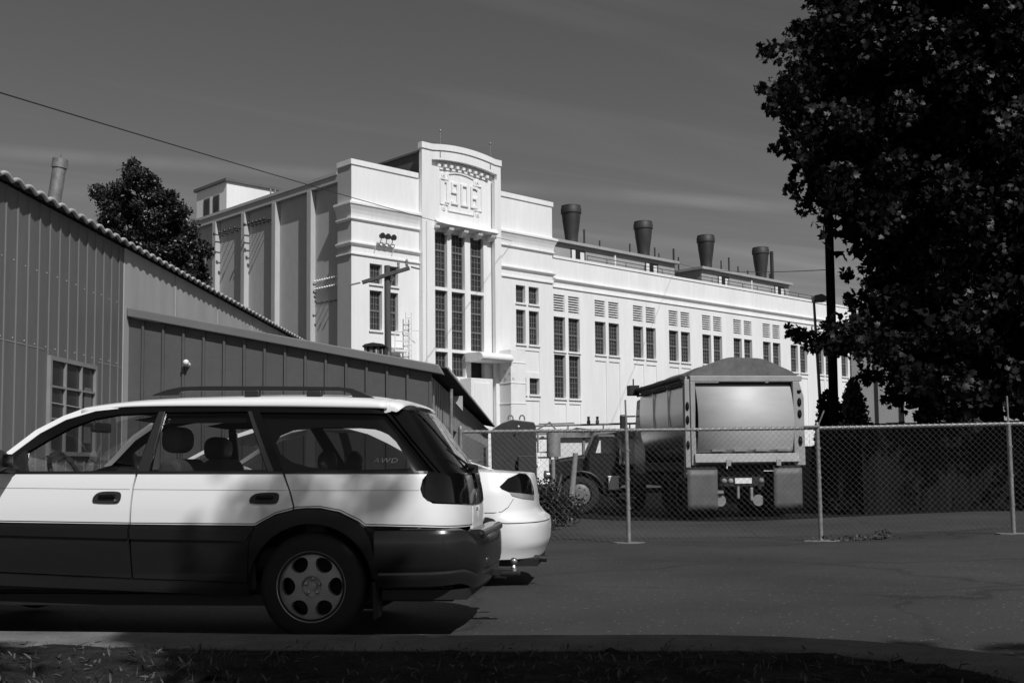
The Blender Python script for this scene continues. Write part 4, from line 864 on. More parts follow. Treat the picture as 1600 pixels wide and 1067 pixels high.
    q = MB(); q.tube([(.0, 0, .0), (.0, .0, 1.16 + .2)], .045, 10); o = q.build('bollard', M['greysteel'], None, smooth=40); o.location = (.86, 24, -.2); tag(o, 'short upright pale steel post left of the leaning one', 'bollard', 'pale steel posts by the old truck')
    q = MB(); q.tube([(-.14, 0, 0), (.02, 0, 1.5)], [.075, .06], 10); o = q.build('bollard', M['greysteel'], None, smooth=40); o.location = (1.38, 25, -.2); tag(o, 'tall leaning pale steel post before the old truck wheel', 'bollard', 'pale steel posts by the old truck')
    # concrete block wall right of the dump truck, far warehouse
    q = MB(); q.box(-.5, .42, 0, .4, 0, 1.55); q.box(-.52, .44, -.02, .42, 1.55, 1.6); o = q.build('block_wall', M['concrete'], None, bevel=.01); o.location = (7.45, 28.5, -.15); tag(o, 'short grey concrete wall between the dump truck and the dark hedge', 'wall')
    b = thing('warehouse', 'pale grey warehouse glimpsed through the leaves of the big tree', 'warehouse', (24.6, 63, 0), -.33)
    q = MB(); q.box(-5.2, 9.5, 0, 18, 0, 8.6); q.build('wall', M['farwall'], b)
    for x in (-3.9, -2.6, 1.2, 4.2):
        q = MB(); q.box(x, x + .12, -.1, -.001, 0, 8.5); q.build('downpipe', M['dark'], b)
    for x in (-2.4, 2.6, 5.5):
        q = MB(); q.box(x, x + 1.5, -.12, -.001, 3.2, 7.5); q.build('roller_door', M['farlight'], b)
    q = MB(); q.box(-4.2, 9.5, -3, -.2, 0, 3.1); q.build('loading_dock', M['dark'], b)
    q = MB(); q.box(-5.4, 9.7, -.2, 18.2, 8.6, 8.9); q.build('roof', M['roof'], b)
build_yard()

# ------------------------------------------------------------------ trees and plants
def in_poly(u, v, P):
    c = False; j = len(P) - 1
    for i in range(len(P)):
        if (P[i][1] > v) != (P[j][1] > v) and u < (P[j][0] - P[i][0]) * (v - P[i][1]) / (P[j][1] - P[i][1]) + P[i][0]: c = not c
        j = i
    return c
def crown(outline, Y, depth, ncl, per, cr, uc, du, pull=.5, jit=5):
    us = [p[0] for p in outline]; vs = [p[1] for p in outline]; cen = []; pts = []
    while len(cen) < ncl:
        u = random.uniform(min(us), max(us)); v = random.uniform(min(vs), max(vs))
        if not in_poly(u, v, outline): continue
        k = max(.06, 1 - abs((u - uc) / du) ** 2) ** .5
        y = Y + random.uniform(-1, 1) * depth * k
        s = 1750 / Y * cr * pull          # pull centres in so the clump stays inside
        if any(not in_poly(u + a * s, v + b * s, outline) for a, b in ((1, 0), (-1, 0), (0, 1), (0, -1))) and random.random() < .75: continue
        cen.append(atY(u, v, y))
    for c in cen:
        r = cr * random.uniform(.55, 1.15)
        d = np.random.normal(size=(per, 3)); d /= np.linalg.norm(d, axis=1)[:, None]
        p = c + d * (r * np.random.uniform(.15, 1, (per, 1)) ** .5) * np.array([1, 1, .8]); 
        for q in p:
            u, v = proj(q); 
            if in_poly(u + random.gauss(0, jit), v + random.gauss(0, jit), outline): pts.append(q)
    return cen, np.array(pts)
def build_trees():
    out = [(1700, -300), (1500, -190), (1330, -90), (1236, -50), (1235, -20), (1262, 20), (1245, 55), (1205, 72), (1193, 92), (1216, 125), (1196, 150), (1208, 180), (1232, 196), (1228, 235), (1256, 255), (1238, 280), (1262, 300), (1270, 335), (1308, 352), (1345, 345), (1352, 372), (1322, 384), (1326, 400), (1352, 420), (1338, 446), (1318, 462), (1330, 486), (1322, 508), (1240, 510), (1242, 530), (1290, 548), (1336, 540), (1342, 566), (1372, 582), (1366, 612), (1410, 622), (1430, 655), (1520, 672), (1545, 630), (1600, 655), (1800, 660), (2300, 640), (2300, -300)]
    rs = random.Random(5)
    T = thing('maple_tree', 'huge dark maple tree filling the right side of the picture above the fence', 'tree', (12.4, 29, 0))
    o = Vector((12.4, 29, 0))
    cen, pts = crown(out, 28.5, 5.5, 2100, 110, .62, 1740, 640, .4, 9)
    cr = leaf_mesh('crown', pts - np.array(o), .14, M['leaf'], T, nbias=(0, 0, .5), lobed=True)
    ex = []
    for u, v, r, n in ((1198, 82, .32, 90), (1190, 140, .22, 40), (1206, 168, .3, 70), (1222, 232, .3, 70), (1240, 290, .28, 60), (1262, 325, .3, 70), (1246, 45, .3, 70), (1236, 518, .22, 40), (1252, 524, .3, 90), (1275, 536, .32, 110), (1298, 530, .32, 110), (1318, 545, .3, 90), (1292, 508, .2, 30), (1330, 470, .25, 50), (1322, 430, .22, 40), (1352, 590, .3, 70), (1392, 622, .3, 80), (1450, 655, .35, 110), (1490, 668, .35, 110)):
        ex.append(blob_points(atY(u, v, 27.4), (r, r, r * .8), n, .1))
    leaf_mesh('outer_twigs', np.concatenate(ex) - np.array(o), .13, M['leaf'], T, nbias=(0, 0, .4), lobed=True)
    ins = [c for c in cen if all(in_poly(proj(c)[0] + a * 62, proj(c)[1] + b * 62, out) for a, b in ((1, 0), (-1, 0), (0, 1), (0, -1), (.7, .7), (-.7, .7), (.7, -.7), (-.7, -.7)))]
    P2 = np.concatenate([blob_points(c + np.array([.25, rs.uniform(.8, 2.5), 0]), (.9, .9, .8), 60, .1) for c in ins])
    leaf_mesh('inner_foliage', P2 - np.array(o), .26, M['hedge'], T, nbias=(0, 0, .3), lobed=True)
    mb = MB(); mb.tube([(0, 0, -.3), (0, 0, .2), (-.05, 0, 2.5), (.1, .1, 5), (.1, 0, 8), (0, 0, 12)], [.5, .40, .34, .30, .22, .08], 12)
    mb.build('trunk', M['bark'], T, smooth=50)
    mb = MB(); rs = random.Random(5)
    for c in rs.sample(cen, 46):
        e = Vector(c) - o; z0 = min(10.5, max(2.6, e.z - 2.5)); b = Vector((0.05, 0, z0)); md = b.lerp(e, .5) + Vector((0, 0, .5)); mb.tube([b, md, e], [.10, .06, .015], 6)
    mb.build('branches', M['bark'], T, smooth=50)
    # tree behind the shed
    out = [(206, 238), (216, 252), (222, 246), (240, 262), (250, 285), (262, 292), (270, 280), (282, 290), (280, 315), (296, 330), (312, 362), (334, 392), (338, 425), (320, 470), (160, 470), (150, 360), (158, 330), (140, 310), (138, 294), (152, 288), (166, 300), (176, 274), (190, 282), (192, 252)]
    T = thing('cherry_tree', 'small bushy dark tree with several tips rising behind the ribbed shed roof', 'tree', (-13.2, 40, 0)); o = Vector((-13.2, 40, 0))
    cen, pts = crown(out, 40, 1.8, 300, 150, .36, 235, 110, .6)
    leaf_mesh('crown', pts - np.array(o), .12, M['leaf2'], T, nbias=(0, 0, .6))
    mb = MB(); mb.tube([(0, 0, -.3), (0, 0, 4), (-.1, 0, 8), (-.3, 0, 11)], [.3, .22, .14, .04], 10); mb.build('trunk', M['bark'], T, smooth=50)
    mb = MB()
    for c in rs.sample(cen, 26):
        e = Vector(c) - o; b = Vector((-.05, 0, max(3, e.z - 2.2))); mb.tube([b, b.lerp(e, .5) + Vector((0, 0, .15)), e], [.05, .035, .01], 5)
    mb.build('branches', M['bark'], T)
    # conical evergreens
    for (x, y, h, r, lab) in ((7.82, 27.6, 2.95, .40, 'dark conical evergreen shrub beside the black pole'), (9.3, 30.5, 3.45, .40, 'taller narrow evergreen just right of the black pole')):
        T = thing('conical_evergreen', lab, 'shrub', (x, y, -.15), group='conical evergreens'); P = []
        while len(P) < 5200:
            z = random.uniform(0, 1); rr = r * (1 - z ** 5) ** .6 * (1 + .12 * sin(9 * z + 3 * x)); a = random.uniform(0, 2 * pi); q = rr * random.uniform(.75, 1.05)
            P.append((q * cos(a), q * sin(a), z * h))
        leaf_mesh('foliage', P, .085, M['hedge'] if x < 8.5 else M['yew'], T, nbias=(0, 0, .2))
        mb = MB(); mb.lathe([(.0, -.1), (r * .6, 0), (r * .74, h * .4), (r * .6, h * .8), (0, h * .96)], 14, cap=False); mb.tube([(0, 0, -.2), (0, 0, h * .5)], .06, 8); mb.build('stem', M['darkwood'], T, smooth=60)
    # dark hedge in front of a board fence
    H = thing('dark_hedge', 'dark overgrown hedge filling the ground behind the right half of the fence', 'hedge', (10.3, 25.6, -.1)); P = []
    while len(P) < 26000:
        x = random.uniform(-3.2, 6.5); y = random.uniform(-.85, .7); top = 1.68 + .22 * sin(1.7 * x) + .14 * sin(4.3 * x + 1); z = random.uniform(0, 1) ** .8
        if abs(y) < .3 and z < .9: continue
        if y < -.3 and .28 + .12 * sin(2.3 * x) + .1 * sin(7 * x) < z < .86 + .1 * sin(3.1 * x): continue
        P.append((x, y + .08 * sin(5 * x), z * top))
    leaf_mesh('foliage', P, .10, M['hedge'], H, nbias=(0, -.3, .2))
    mb = MB(); mb.box(-3.0, 6.5, -.35, .35, -.2, 1.45); mb.build('stems', M['darkwood'], H)
    B = thing('board_fence', 'dark weathered vertical board fence in the hedge under the big tree', 'fence', (10.3, 24.75, -.1))
    mb = MB(); x = -2.6; rs = random.Random(8)
    while x < 6: mb.box(x, x + .135, rs.uniform(0, .012), .03, -.1, 2.0 + rs.uniform(-.03, .03)); x += .14
    mb.build('boards', M['fenceboard'], B)
    mb = MB(); mb.box(-2.6, 6, .031, .08, .4, .5); mb.box(-2.6, 6, .031, .08, 1.6, 1.7); mb.build('rails', M['fenceboard'], B)
    # weeds
    for (x, y, h, n, lab) in ((.65, 21.5, 1.0, 900, 'dark leafy weed bush against the fence beside the white sedan'), (1.05, 22.8, .7, 420, 'low dark weed bush under the old black truck')):
        T = thing('weed_bush', lab, 'bush', (x, y, gz(x, y)), group='weeds behind the fence')
        leaf_mesh('foliage', blob_points((0, 0, h * .5), (.42, .4, h * .5), n * 2, .2), .06, M['weedleaf'], T)
        mb = MB()
        for k in range(14):
            a = random.uniform(0, 6.28); mb.tube([(0, 0, 0), (.3 * cos(a), .2 * sin(a), h * random.uniform(.7, 1.15))], [.012, .004], 5)
        mb.build('stems', M['galv'], T)
    T = thing('ground_weed', 'tiny patch of low weeds at the foot of the fence between two posts', 'weeds', (5.35, 17.45, gz(5.35, 17.45)))
    P = [(random.gauss(0, .3), random.gauss(0, .06), random.uniform(0, .06)) for _ in range(150)] + [(random.gauss(.38, .06), random.gauss(0, .03), random.uniform(0, .16)) for _ in range(60)]
    leaf_mesh('foliage', P, .05, M['litter'], T)
    # street tree standing behind the viewer on the verge: it shades the kerb
    T = thing('street_tree', 'leafy street tree on the verge beside the viewer shading the kerb', 'tree', (4.2, -2.4, .1)); o = np.array([4.2, -2.4, .1])
    P = []
    def g(x, y, h): return np.array([x + .483 * h * SK, y - .837 * h * SK, h])
    SK = (cos(SUN_EL) / sin(SUN_EL)) / .9657
    clumps = []
    rs = random.Random(11)
    for k in range(230):
        x = rs.uniform(-1.5, 3.7); edge = np.interp(x, [-1.6, 1.2, 1.8, 2.5, 3.7], [6.05, 6.12, 5.85, 5.2, 4.2]); y = edge - rs.uniform(0, 1) ** 1.5 * 3.6
        clumps.append((g(x, y, rs.uniform(5.0, 9.0)), .42, 1))
    for k in range(70): clumps.append((g(rs.uniform(-2.1, -1.0), rs.uniform(6.3, 7.2), rs.uniform(8, 11)), .26, 1))
    for k in range(20): clumps.append((g(rs.uniform(-2.2, -1.2), rs.uniform(7.35, 7.8), rs.uniform(10, 13)), .24, .2))
    for k in range(6): clumps.append((g(rs.uniform(-3.6, -2.2), rs.uniform(4.8, 6.4), rs.uniform(7, 10)), .24, .5))
    for k in range(10): clumps.append((g(rs.uniform(-.2, 3.4), rs.uniform(6.3, 6.7), rs.uniform(8, 10)), .12, 1))
    for c, r, dn in clumps: P.append(blob_points(c, (r, r, r), int(240 * dn * (r / .42) ** 2), .2))
    P = np.concatenate(P)
    leaf_mesh('crown', P - o, .13, M['leaf2'], T, nbias=(0, 0, .5))
    mb = MB(); mb.tube([(0, 0, -.2), (.05, 0, 2.5), (0, .1, 5), (0, 0, 7.5)], [.22, .17, .12, .04], 12); mb.build('trunk', M['bark'], T, smooth=50)
    mb = MB()
    for c, r, dn in rs.sample(clumps, 40):
        e = Vector(c - o); b = Vector((0, .02, min(5.5, max(2.6, e.z - 2)))); mb.tube([b, b.lerp(e, .5) + Vector((0, 0, .3)), e], [.05, .03, .01], 5)
    mb.build('branches', M['bark'], T)
build_trees()

# ------------------------------------------------------------------ cars
def hermite(xs, ys):
    xs = np.array(xs, float); ys = np.array(ys, float); d = np.gradient(ys, xs)
    for i in range(1, len(xs) - 1):
        a = (ys[i] - ys[i - 1]) / (xs[i] - xs[i - 1]); b = (ys[i + 1] - ys[i]) / (xs[i + 1] - xs[i])
        d[i] = 0 if a * b <= 0 else 2 * a * b / (a + b)
    def f(x):
        x = min(max(x, xs[0]), xs[-1]); i = min(max(int(np.searchsorted(xs, x)) - 1, 0), len(xs) - 2)
        h = xs[i + 1] - xs[i]; t = (x - xs[i]) / h
        return (2 * t**3 - 3 * t * t + 1) * ys[i] + (t**3 - 2 * t * t + t) * h * d[i] + (-2 * t**3 + 3 * t * t) * ys[i + 1] + (t**3 - t * t) * h * d[i + 1]
    return f
class Car:
    # s: distance along the side (forward +), wrapping round the rear corner to the middle of the tail; z: height
    def __init__(c, root, W, XR, corner, n, x0, front=(2.7, .30), SL=1.2):
        c.root = root; c.W = hermite(*zip(*W)); c.XR = hermite(*zip(*XR)); c.corner = corner; c.n = n; c.front = front; c.SL = SL
        c.o = np.array(root.location); a = root.rotation_euler.z; c.f = np.array([cos(a), sin(a), 0]); c.l = np.array([-sin(a), cos(a), 0])
    def s0(c, z): return c.XR(z) + c.corner
    def end(c, z): return c.s0(z) - c.SL
    def P(c, s, z, off=0):
        def raw(s, z):
            W = c.W(z); s0 = c.s0(z)
            if s >= s0:
                if s > c.front[0]: W -= c.front[1] * (s - c.front[0]) ** 2
                return np.array([s, W, z])
            p = min(1, (s0 - s) / c.SL) * pi / 2; e = 2.0 / c.n
            return np.array([s0 - c.corner * max(sin(p), 1e-9) ** e, W * max(cos(p), 0) ** e, z])
        p = raw(s, z)
        if off:
            h = 1e-3; a = raw(s + h, z) - raw(s - h, z); b = raw(s, z + h) - raw(s, z - h); n = np.cross(b, a); l = np.linalg.norm(n)
            n = n / l if l > 1e-12 else np.array([-1.0, 0, 0])
            if n[1] < -1e-6 and s > c.end(z) + 1e-3: n = -n
            p = p + n * off
        return p
    def world(c, p): return c.o + c.f * p[0] + c.l * p[1] + np.array([0, 0, p[2]])
    def px(c, u, v):
        # guess on the plane y = W, then Newton
        p = onplane(u, v, c.o + c.l * .8, c.l); q = p - c.o; s, z = float(q @ c.f), float(q[2])
        for _ in range(30):
            z = min(max(z, .05), 1.75); s = max(s, c.end(z) + .01)
            a = np.array(proj(c.world(c.P(s, z)))); r = np.array([u, v]) - a
            if abs(r).max() < .02: break
            h = 2e-3; ds = (np.array(proj(c.world(c.P(s + h, z)))) - a) / h; dz = (np.array(proj(c.world(c.P(s, z + h)))) - a) / h
            J = np.array([ds, dz]).T
            try: d = np.linalg.solve(J, r)
            except Exception: break
            d = np.clip(d, -.12, .12); s += d[0]; z += d[1]
        return (s, z)
    def pts(c, L): return [c.px(*p[:2]) if len(p) == 2 else (p[1], p[2]) for p in L]
    def panel(c, name, m, outl, holes=(), off=0, thick=.02, step=.06, parent=None, raw=False, smooth=0, mirror=True, near=True, sides=None):
        O = outl if raw else c.pts(outl)
        if smooth: O = bez(O, smooth)
        Hs = [h if raw else c.pts(h) for h in holes]
        bm = bmesh.new(); E = []
        for loop in [O] + list(Hs):
            vs = [bm.verts.new((a, 0, b)) for a, b in loop]
            E += [bm.edges.new((vs[i], vs[(i + 1) % len(vs)])) for i in range(len(vs))]
        bmesh.ops.triangle_fill(bm, use_beauty=True, edges=E)
        ss = [p[0] for p in O]; zs = [p[1] for p in O]
        for ax, lo, hi in ((0, min(ss), max(ss)), (2, min(zs), max(zs))):
            k = np.arange(math.floor(lo / step) * step + step, hi, step)
            for a in k:
                co = (a, 0, 0) if ax == 0 else (0, 0, a); no = (1, 0, 0) if ax == 0 else (0, 0, 1)
                bmesh.ops.bisect_plane(bm, geom=bm.verts[:] + bm.edges[:] + bm.faces[:], plane_co=co, plane_no=no)
        bm.verts.ensure_lookup_table(); bm.verts.index_update()
        src = [(v.co.x, v.co.z) for v in bm.verts]; faces = []
        for f in bm.faces:
            idx = [v.index for v in f.verts]; p = [src[i] for i in idx]
            ar = sum(p[i][0] * p[(i + 1) % len(p)][1] - p[(i + 1) % len(p)][0] * p[i][1] for i in range(len(p)))
            faces.append(idx if ar < 0 else idx[::-1])
        bnd = [(e.verts[0].index, e.verts[1].index) for e in bm.edges if e.is_boundary]; bm.free()
        V = [c.P(s, z, off) for s, z in src]; Vi = [c.P(s, z, off - thick) for s, z in src] if thick else []
        # analytic normals
        NR = []
        for s, z in src:
            d = c.P(s, z, .01) - c.P(s, z, 0); NR.append(d / (np.linalg.norm(d) + 1e-12))
        res = []
        for sg in ((1, -1) if mirror else (1,)):
            if sg == 1 and not near: continue
            mb = MB(); T = lambda p: (p[0], p[1] * sg, p[2])
            F_ = [f if sg == 1 else f[::-1] for f in faces]
            mb.add([T(p) for p in V], F_); nf = len(mb.f); n0 = len(V)
            if thick:
                mb.add([T(p) for p in Vi], [f[::-1] for f in F_]); mb.f += [(a, b, b + n0, a + n0) for a, b in bnd]
            me = bpy.data.meshes.new(name); me.from_pydata(mb.v, [], mb.f); me.materials.append(m)
            if thick:
                # orient rim faces
                bm2 = bmesh.new(); bm2.from_mesh(me); bm2.faces.ensure_lookup_table()
                bm2.normal_update()
                for f in bm2.faces[2 * nf:]:
                    pass
                bm2.to_mesh(me); bm2.free()
            sm = [True] * nf + [False] * (len(me.polygons) - nf); me.polygons.foreach_set('use_smooth', sm)
            ln = []
            for k, pl in enumerate(me.polygons):
                for li in pl.loop_indices:
                    vi = me.loops[li].vertex_index
                    ln.append(T(NR[vi]) if k < nf else tuple(pl.normal))
            try: me.normals_split_custom_set(ln)
            except Exception as ex: print('normals', ex)
            o = bpy.data.objects.new(name, me); COL.objects.link(o); o.parent = parent or c.root; res.append(o)
        return res
    def panel_hole(c, name, m, outl, hole, off):
        orig = c.pts; c.pts = lambda L_: [tuple(p[-2:]) for p in L_]
        r = c.panel(name, m, outl, holes=[hole], off=off, thick=0, step=.08, mirror=False); c.pts = orig; return r
    def strip(c, name, m, line, wd, off, parent=None, mirror=True):   # thin line of pixels -> ribbon on the body
        L_ = c.pts(line); return c.ribbon(name, m, L_, wd, off, parent, mirror)
    def ribbon(c, name, m, L_, wd, off, parent=None, mirror=True):
        D = [L_[0]]
        for a, b in zip(L_, L_[1:]):
            k = max(1, int(math.hypot(b[0] - a[0], b[1] - a[1]) / .06)); D += [(a[0] + (b[0] - a[0]) * i / k, a[1] + (b[1] - a[1]) * i / k) for i in range(1, k + 1)]
        res = []
        for sg in ((1, -1) if mirror else (1,)):
            mb = MB(); P = []
            for i, (s, z) in enumerate(D):
                a = D[max(0, i - 1)]; b = D[min(len(D) - 1, i + 1)]; dx, dz = b[0] - a[0], b[1] - a[1]; l = math.hypot(dx, dz) + 1e-9; nx, nz = -dz / l * wd / 2, dx / l * wd / 2
                for q in ((s - nx, z - nz), (s + nx, z + nz)):
                    p = c.P(q[0], q[1], off); P.append((p[0], p[1] * sg, p[2]))
            n = len(D); mb.add(P, [(2 * i, 2 * i + 1, 2 * i + 3, 2 * i + 2) for i in range(n - 1)]); res.append(mb.build(name, m, parent or c.root))
        return res
def wheel(root, name, x, y, z, R, rim, width, style, side=1):
    w_ = MB(); tyre(w_, (x, y, z), R, width, 'y', 48)
    wh = w_.build(name, M['rubber'], root, smooth=40)
    fy = lambda d: y + side * (width / 2 - d)
    b = MB(); b.lathe([(rim * .97, fy(.03)), (rim * .93, fy(.10)), (rim * .9, fy(width - .02)), (0, fy(width - .02))], 40, (x, 0, z), 'y', cap=False)
    br = b.build('brake_drum', M['dark'], wh, smooth=40)
    # lip
    l = MB(); l.lathe([(rim * .92, fy(.035)), (rim * .95, fy(.004)), (rim * 1.0, fy(-.004)), (rim * 1.015, fy(.006)), (rim * 1.0, fy(.03))], 48, (x, 0, z), 'y', cap=False)
    # face with six round windows
    bm = bmesh.new(); E = []
    def loop(pts):
        vs = [bm.verts.new((a, 0, c_)) for a, c_ in pts]; return [bm.edges.new((vs[i], vs[(i + 1) % len(vs)])) for i in range(len(vs))]
    E += loop([(rim * .94 * cos(a), rim * .94 * sin(a)) for a in np.linspace(0, 2 * pi, 61)[:-1]])
    nw = 6 if style == 'round' else 5
    for k in range(nw):
        a0 = 2 * pi * k / nw + (0 if style == 'round' else .3)
        if style == 'round': pts = [(rim * (.68 + .205 * cos(a)) * cos(a0) - rim * (.255 + .04 * cos(a)) * sin(a) * sin(a0), rim * (.68 + .205 * cos(a)) * sin(a0) + rim * (.255 + .04 * cos(a)) * sin(a) * cos(a0)) for a in np.linspace(0, 2 * pi, 25)[:-1]]
        else: pts = [(rim * .6 * cos(a0) + rim * .2 * cos(a), rim * .6 * sin(a0) + rim * .2 * sin(a)) for a in np.linspace(0, 2 * pi, 17)[:-1]]
        E += loop(pts)
    E += loop([(rim * .30 * cos(a), rim * .30 * sin(a)) for a in np.linspace(0, 2 * pi, 33)[:-1]])
    bmesh.ops.triangle_fill(bm, use_beauty=True, edges=E)
    for r_ in (.42, .55, .68, .8):
        pass
    bm.verts.index_update(); V = [(v.co.x, v.co.z) for v in bm.verts]; Fc = [[v.index for v in f.verts] for f in bm.faces]; bd = [(e.verts[0].index, e.verts[1].index) for e in bm.edges if e.is_boundary]; bm.free()
    def dep(a, c_): r = math.hypot(a, c_) / rim; return .028 - .016 * (1 - (r - .3) ** 2 * 1.2)
    n = len(V)
    l.add([(x + a, fy(dep(a, c_)), z + c_) for a, c_ in V] + [(x + a, fy(dep(a, c_) + .045), z + c_) for a, c_ in V], Fc + [[n + i for i in f[::-1]] for f in Fc] + [(a, b_, b_ + n, a + n) for a, b_ in bd])
    # hub recess
    l.lathe([(rim * .30, fy(.014)), (rim * .29, fy(.04)), (rim * .13, fy(.042)), (rim * .12, fy(.03)), (0, fy(.028))], 32, (x, 0, z), 'y', cap=False)
    rm = l.build('rim', M['alloy'], wh, smooth=40)
    nu = MB()
    for k in range(5):
        a = 2 * pi * k / 5 + pi / 2; nu.lathe([(.012, fy(.042)), (.012, fy(.022)), (.006, fy(.018)), (0, fy(.018))], 6, (x + rim * .215 * cos(a), 0, z + rim * .215 * sin(a)), 'y', cap=False)
    nu.build('wheel_nuts', M['chrome'], rm)
    return wh

def build_wagon():
    PSI = radians(6.0); f = np.array([-cos(PSI), sin(PSI), 0]); l = np.array([-sin(PSI), -cos(PSI), 0])
    A = atY(486, 915, 6.95); loc = A - l * .845; loc[2] = -.005
    root = thing('station_wagon', 'white estate car with dark lower body and roof rails parked at the kerb', 'car', tuple(loc), pi - PSI)
    C = Car(root, [(.1, .80), (.25, .815), (.45, .838), (.62, .848), (.8, .850), (.95, .838), (1.03, .825), (1.25, .742), (1.42, .662), (1.5, .62), (1.75, .45)],
            [(.1, -.90), (.4, -.92), (.7, -.925), (.85, -.91), (1.0, -.885), (1.06, -.845), (1.2, -.75), (1.35, -.64), (1.43, -.58), (1.5, -.555), (1.75, -.5)], .32, 3.0, 0)
    globals()['WAG'] = C
    FRONT = 2.02                                      # s of the front edge of the front door
    # ---- white doors, quarter, with seams
    zt = lambda s: C.px(200, 739)[1]
    B = lambda s, z: ('s', s, z)
    zw = C.px(100, 739)[1]; zl = C.px(0, 815.5)[1]
    d1 = C.panel('front_door', M['carwhite'], [B(2.16, zw), (212, 739), (207, 760), (203, 790), (201, 818.5), (0, 815.5), B(2.16, zl)])
    C.panel('rear_door', M['carwhite'], [(215.5, 739), (441, 739), (452, 770), (457, 790), (456.5, 796), (430, 803), (398, 820.5), (204, 818.5), (205.5, 790), (209.5, 760)])
    C.panel('quarter_panel', M['carwhite'], [(444.5, 739), (668, 739), (660, 749), (656.5, 764), (661, 776), (676, 786.5), (738, 787.5), (738, 821), (570, 821), (560, 814), (530, 799), (500, 793), (478, 793), (459.5, 795), (460, 790), (455, 770)], step=.045)
    # pinstripe
    C.strip('pinstripe', M['moulding'], [B(2.1, zl + .008), (0, 813.2), (200, 816.3), (398, 818)], .0045, .002); C.strip('pinstripe', M['moulding'], [(398, 818), (430, 800.5), (464, 791.5), (500, 790.5), (532, 796.5), (562, 811.5), (571, 818.5), (738, 818.5)], .0045, .002)
    # crease
    C.strip('door_crease', M['seat'], [(0, 762), (203, 764.3)], .0022, .001); C.strip('door_crease', M['seat'], [(207, 764.3), (449, 766)], .0022, .001); C.strip('door_crease', M['seat'], [(456, 766), (655, 766)], .0022, .001)
    # ---- lower cladding
    zr = C.px(0, 893)[1]; zr2 = C.px(0, 912)[1]
    C.panel('front_door_cladding', M['cladding'], [B(2.16, zl - .006), (0, 817), (200.5, 820), (202, 845), (206, 902), (0, 892.5), B(2.16, zr)], off=.008, thick=.02)
    C.panel('rear_door_cladding', M['cladding'], [(203.5, 820), (397, 822), (388, 850), (387, 909), (209, 902.2), (205, 845)], off=.008)
    mo = [(-40, 821), (200.8, 825), (201.2, 841), (-40, 835)]
    C.panel('side_moulding', M['moulding'], [B(2.16, zl - .02)] + mo[1:3] + [B(2.16, zl - .075)], off=.022, thick=.02); C.panel('side_moulding', M['moulding'], [(204.2, 825), (386, 827), (392, 833), (385, 844), (204.6, 841.3)], off=.022, thick=.02)
    C.panel('rocker', M['cladding'], [B(2.14, zr - .005), (0, 894.5), (389, 911), (391, 931), (0, 914), B(2.14, zr2 - .005)], off=.0, thick=.03)
    arc = [(486 + 97 * cos(a), 915 - 97 * sin(a)) for a in np.linspace(radians(7), radians(187), 34)]
    C.panel('arch_flare', M['cladding'], arc + [(389, 911), (389.5, 850), (399, 822), (431, 805), (465, 796), (500, 795), (529, 801), (559, 816.5), (569, 823.5), (580, 850), (590, 890), (592, 903)], off=.013, thick=.045, step=.05)
    # ---- rear bumper, lofted round the tail
    Bp = Car(root, [(.1, .80), (.30, .83), (.45, .855), (.6, .862), (.7, .86)], [(.1, -.96), (.3, -1.02), (.42, -1.045), (.6, -1.045), (.7, -1.015)], .40, 3.2, 0, SL=1.25)
    sA = -.395
    def bump(u, v):
        # u along, v around the section
        sec = [(-.24, 0), (-.05, .004), (-.012, -.006), (0, -.03), (.004, -.11), (.001, -.19), (-.006, -.245), (-.016, -.262), (-.014, -.285), (-.035, -.35), (-.07, -.362), (-.16, -.362)]
        t = v * (len(sec) - 1); i = min(int(t), len(sec) - 2); k = t - i
        o = sec[i][0] * (1 - k) + sec[i + 1][0] * k; dz = sec[i][1] * (1 - k) + sec[i + 1][1] * k
        zt_ = .672 - .05 * min(1, max(0, (u - .50) / .2)) ** 1.5
        lift = .03 * u; z = zt_ + dz + (lift if dz < -.2 else 0)
        s = sA + (Bp.end(.5) - sA) * u
        if u < .12: o -= (.12 - u) * .05
        return Bp.P(s, .5, o) * np.array([1, 1, 0]) + np.array([0, 0, z])
    for sg in (1,):
        q = MB(); N_ = 44
        gp = [[bump(i / N_, j / 22) for j in range(23)] for i in range(N_ + 1)]
        full = gp + [[p * np.array([1, -1, 1]) for p in row] for row in gp[::-1][1:]]
        n = len(full); q.add([p for row in full for p in row], [(i * 23 + j, (i + 1) * 23 + j, (i + 1) * 23 + j + 1, i * 23 + j + 1) for i in range(n - 1) for j in range(22)])
        bo = q.build('rear_bumper', M['cladding'], root, smooth=32)
    q = MB(); q.add([tuple(p) for p in []], []); 
    q.box(-1.035, -.91, -.52, .52, .595, .655); q.build('bumper_step_pad', M['cladding'], bo, bevel=.03, seg=3)
    q = MB(); q.box(-.95, -.42, -.74, .74, .24, .30); q.build('rear_valance', M['dark'], bo)
    # ---- tail: hatch lower, lamps, garnish, glass
    def send(z): return C.end(z)
    z0, z1 = .60, 1.03
    e = [C.px(738.5, v) for v in (833, 815, 795, 788)]
    C.panel('hatch', M['carwhite'], [(e[0][0] - .012, z0)] + [(p[0] - .012, p[1]) for p in e] + [(e[3][0] - .02, .90), (e[3][0] - .12, .905)] + [(send(z), z) for z in (.905, .8, .7, z0)], raw=True, off=.0, step=.05)
    C.panel('tail_lamp', M['lamp'], [(669, 739.5), (663, 745), (659.5, 752), (657.5, 764), (661, 774), (668, 781), (680, 784.5), (715, 786), (750, 785.5), (750.5, 770), (746, 755), (740, 744), (734, 739)], off=.008, thick=.03, step=.03)
    C.panel('hatch_garnish', M['trim'], [(C.px(746, 760)[0] - .04, .905), (C.px(738, 742)[0] - .03, 1.02)] + [(send(z), z) for z in (1.02, .96, .905)], raw=True, off=.02, thick=.03, step=.05)
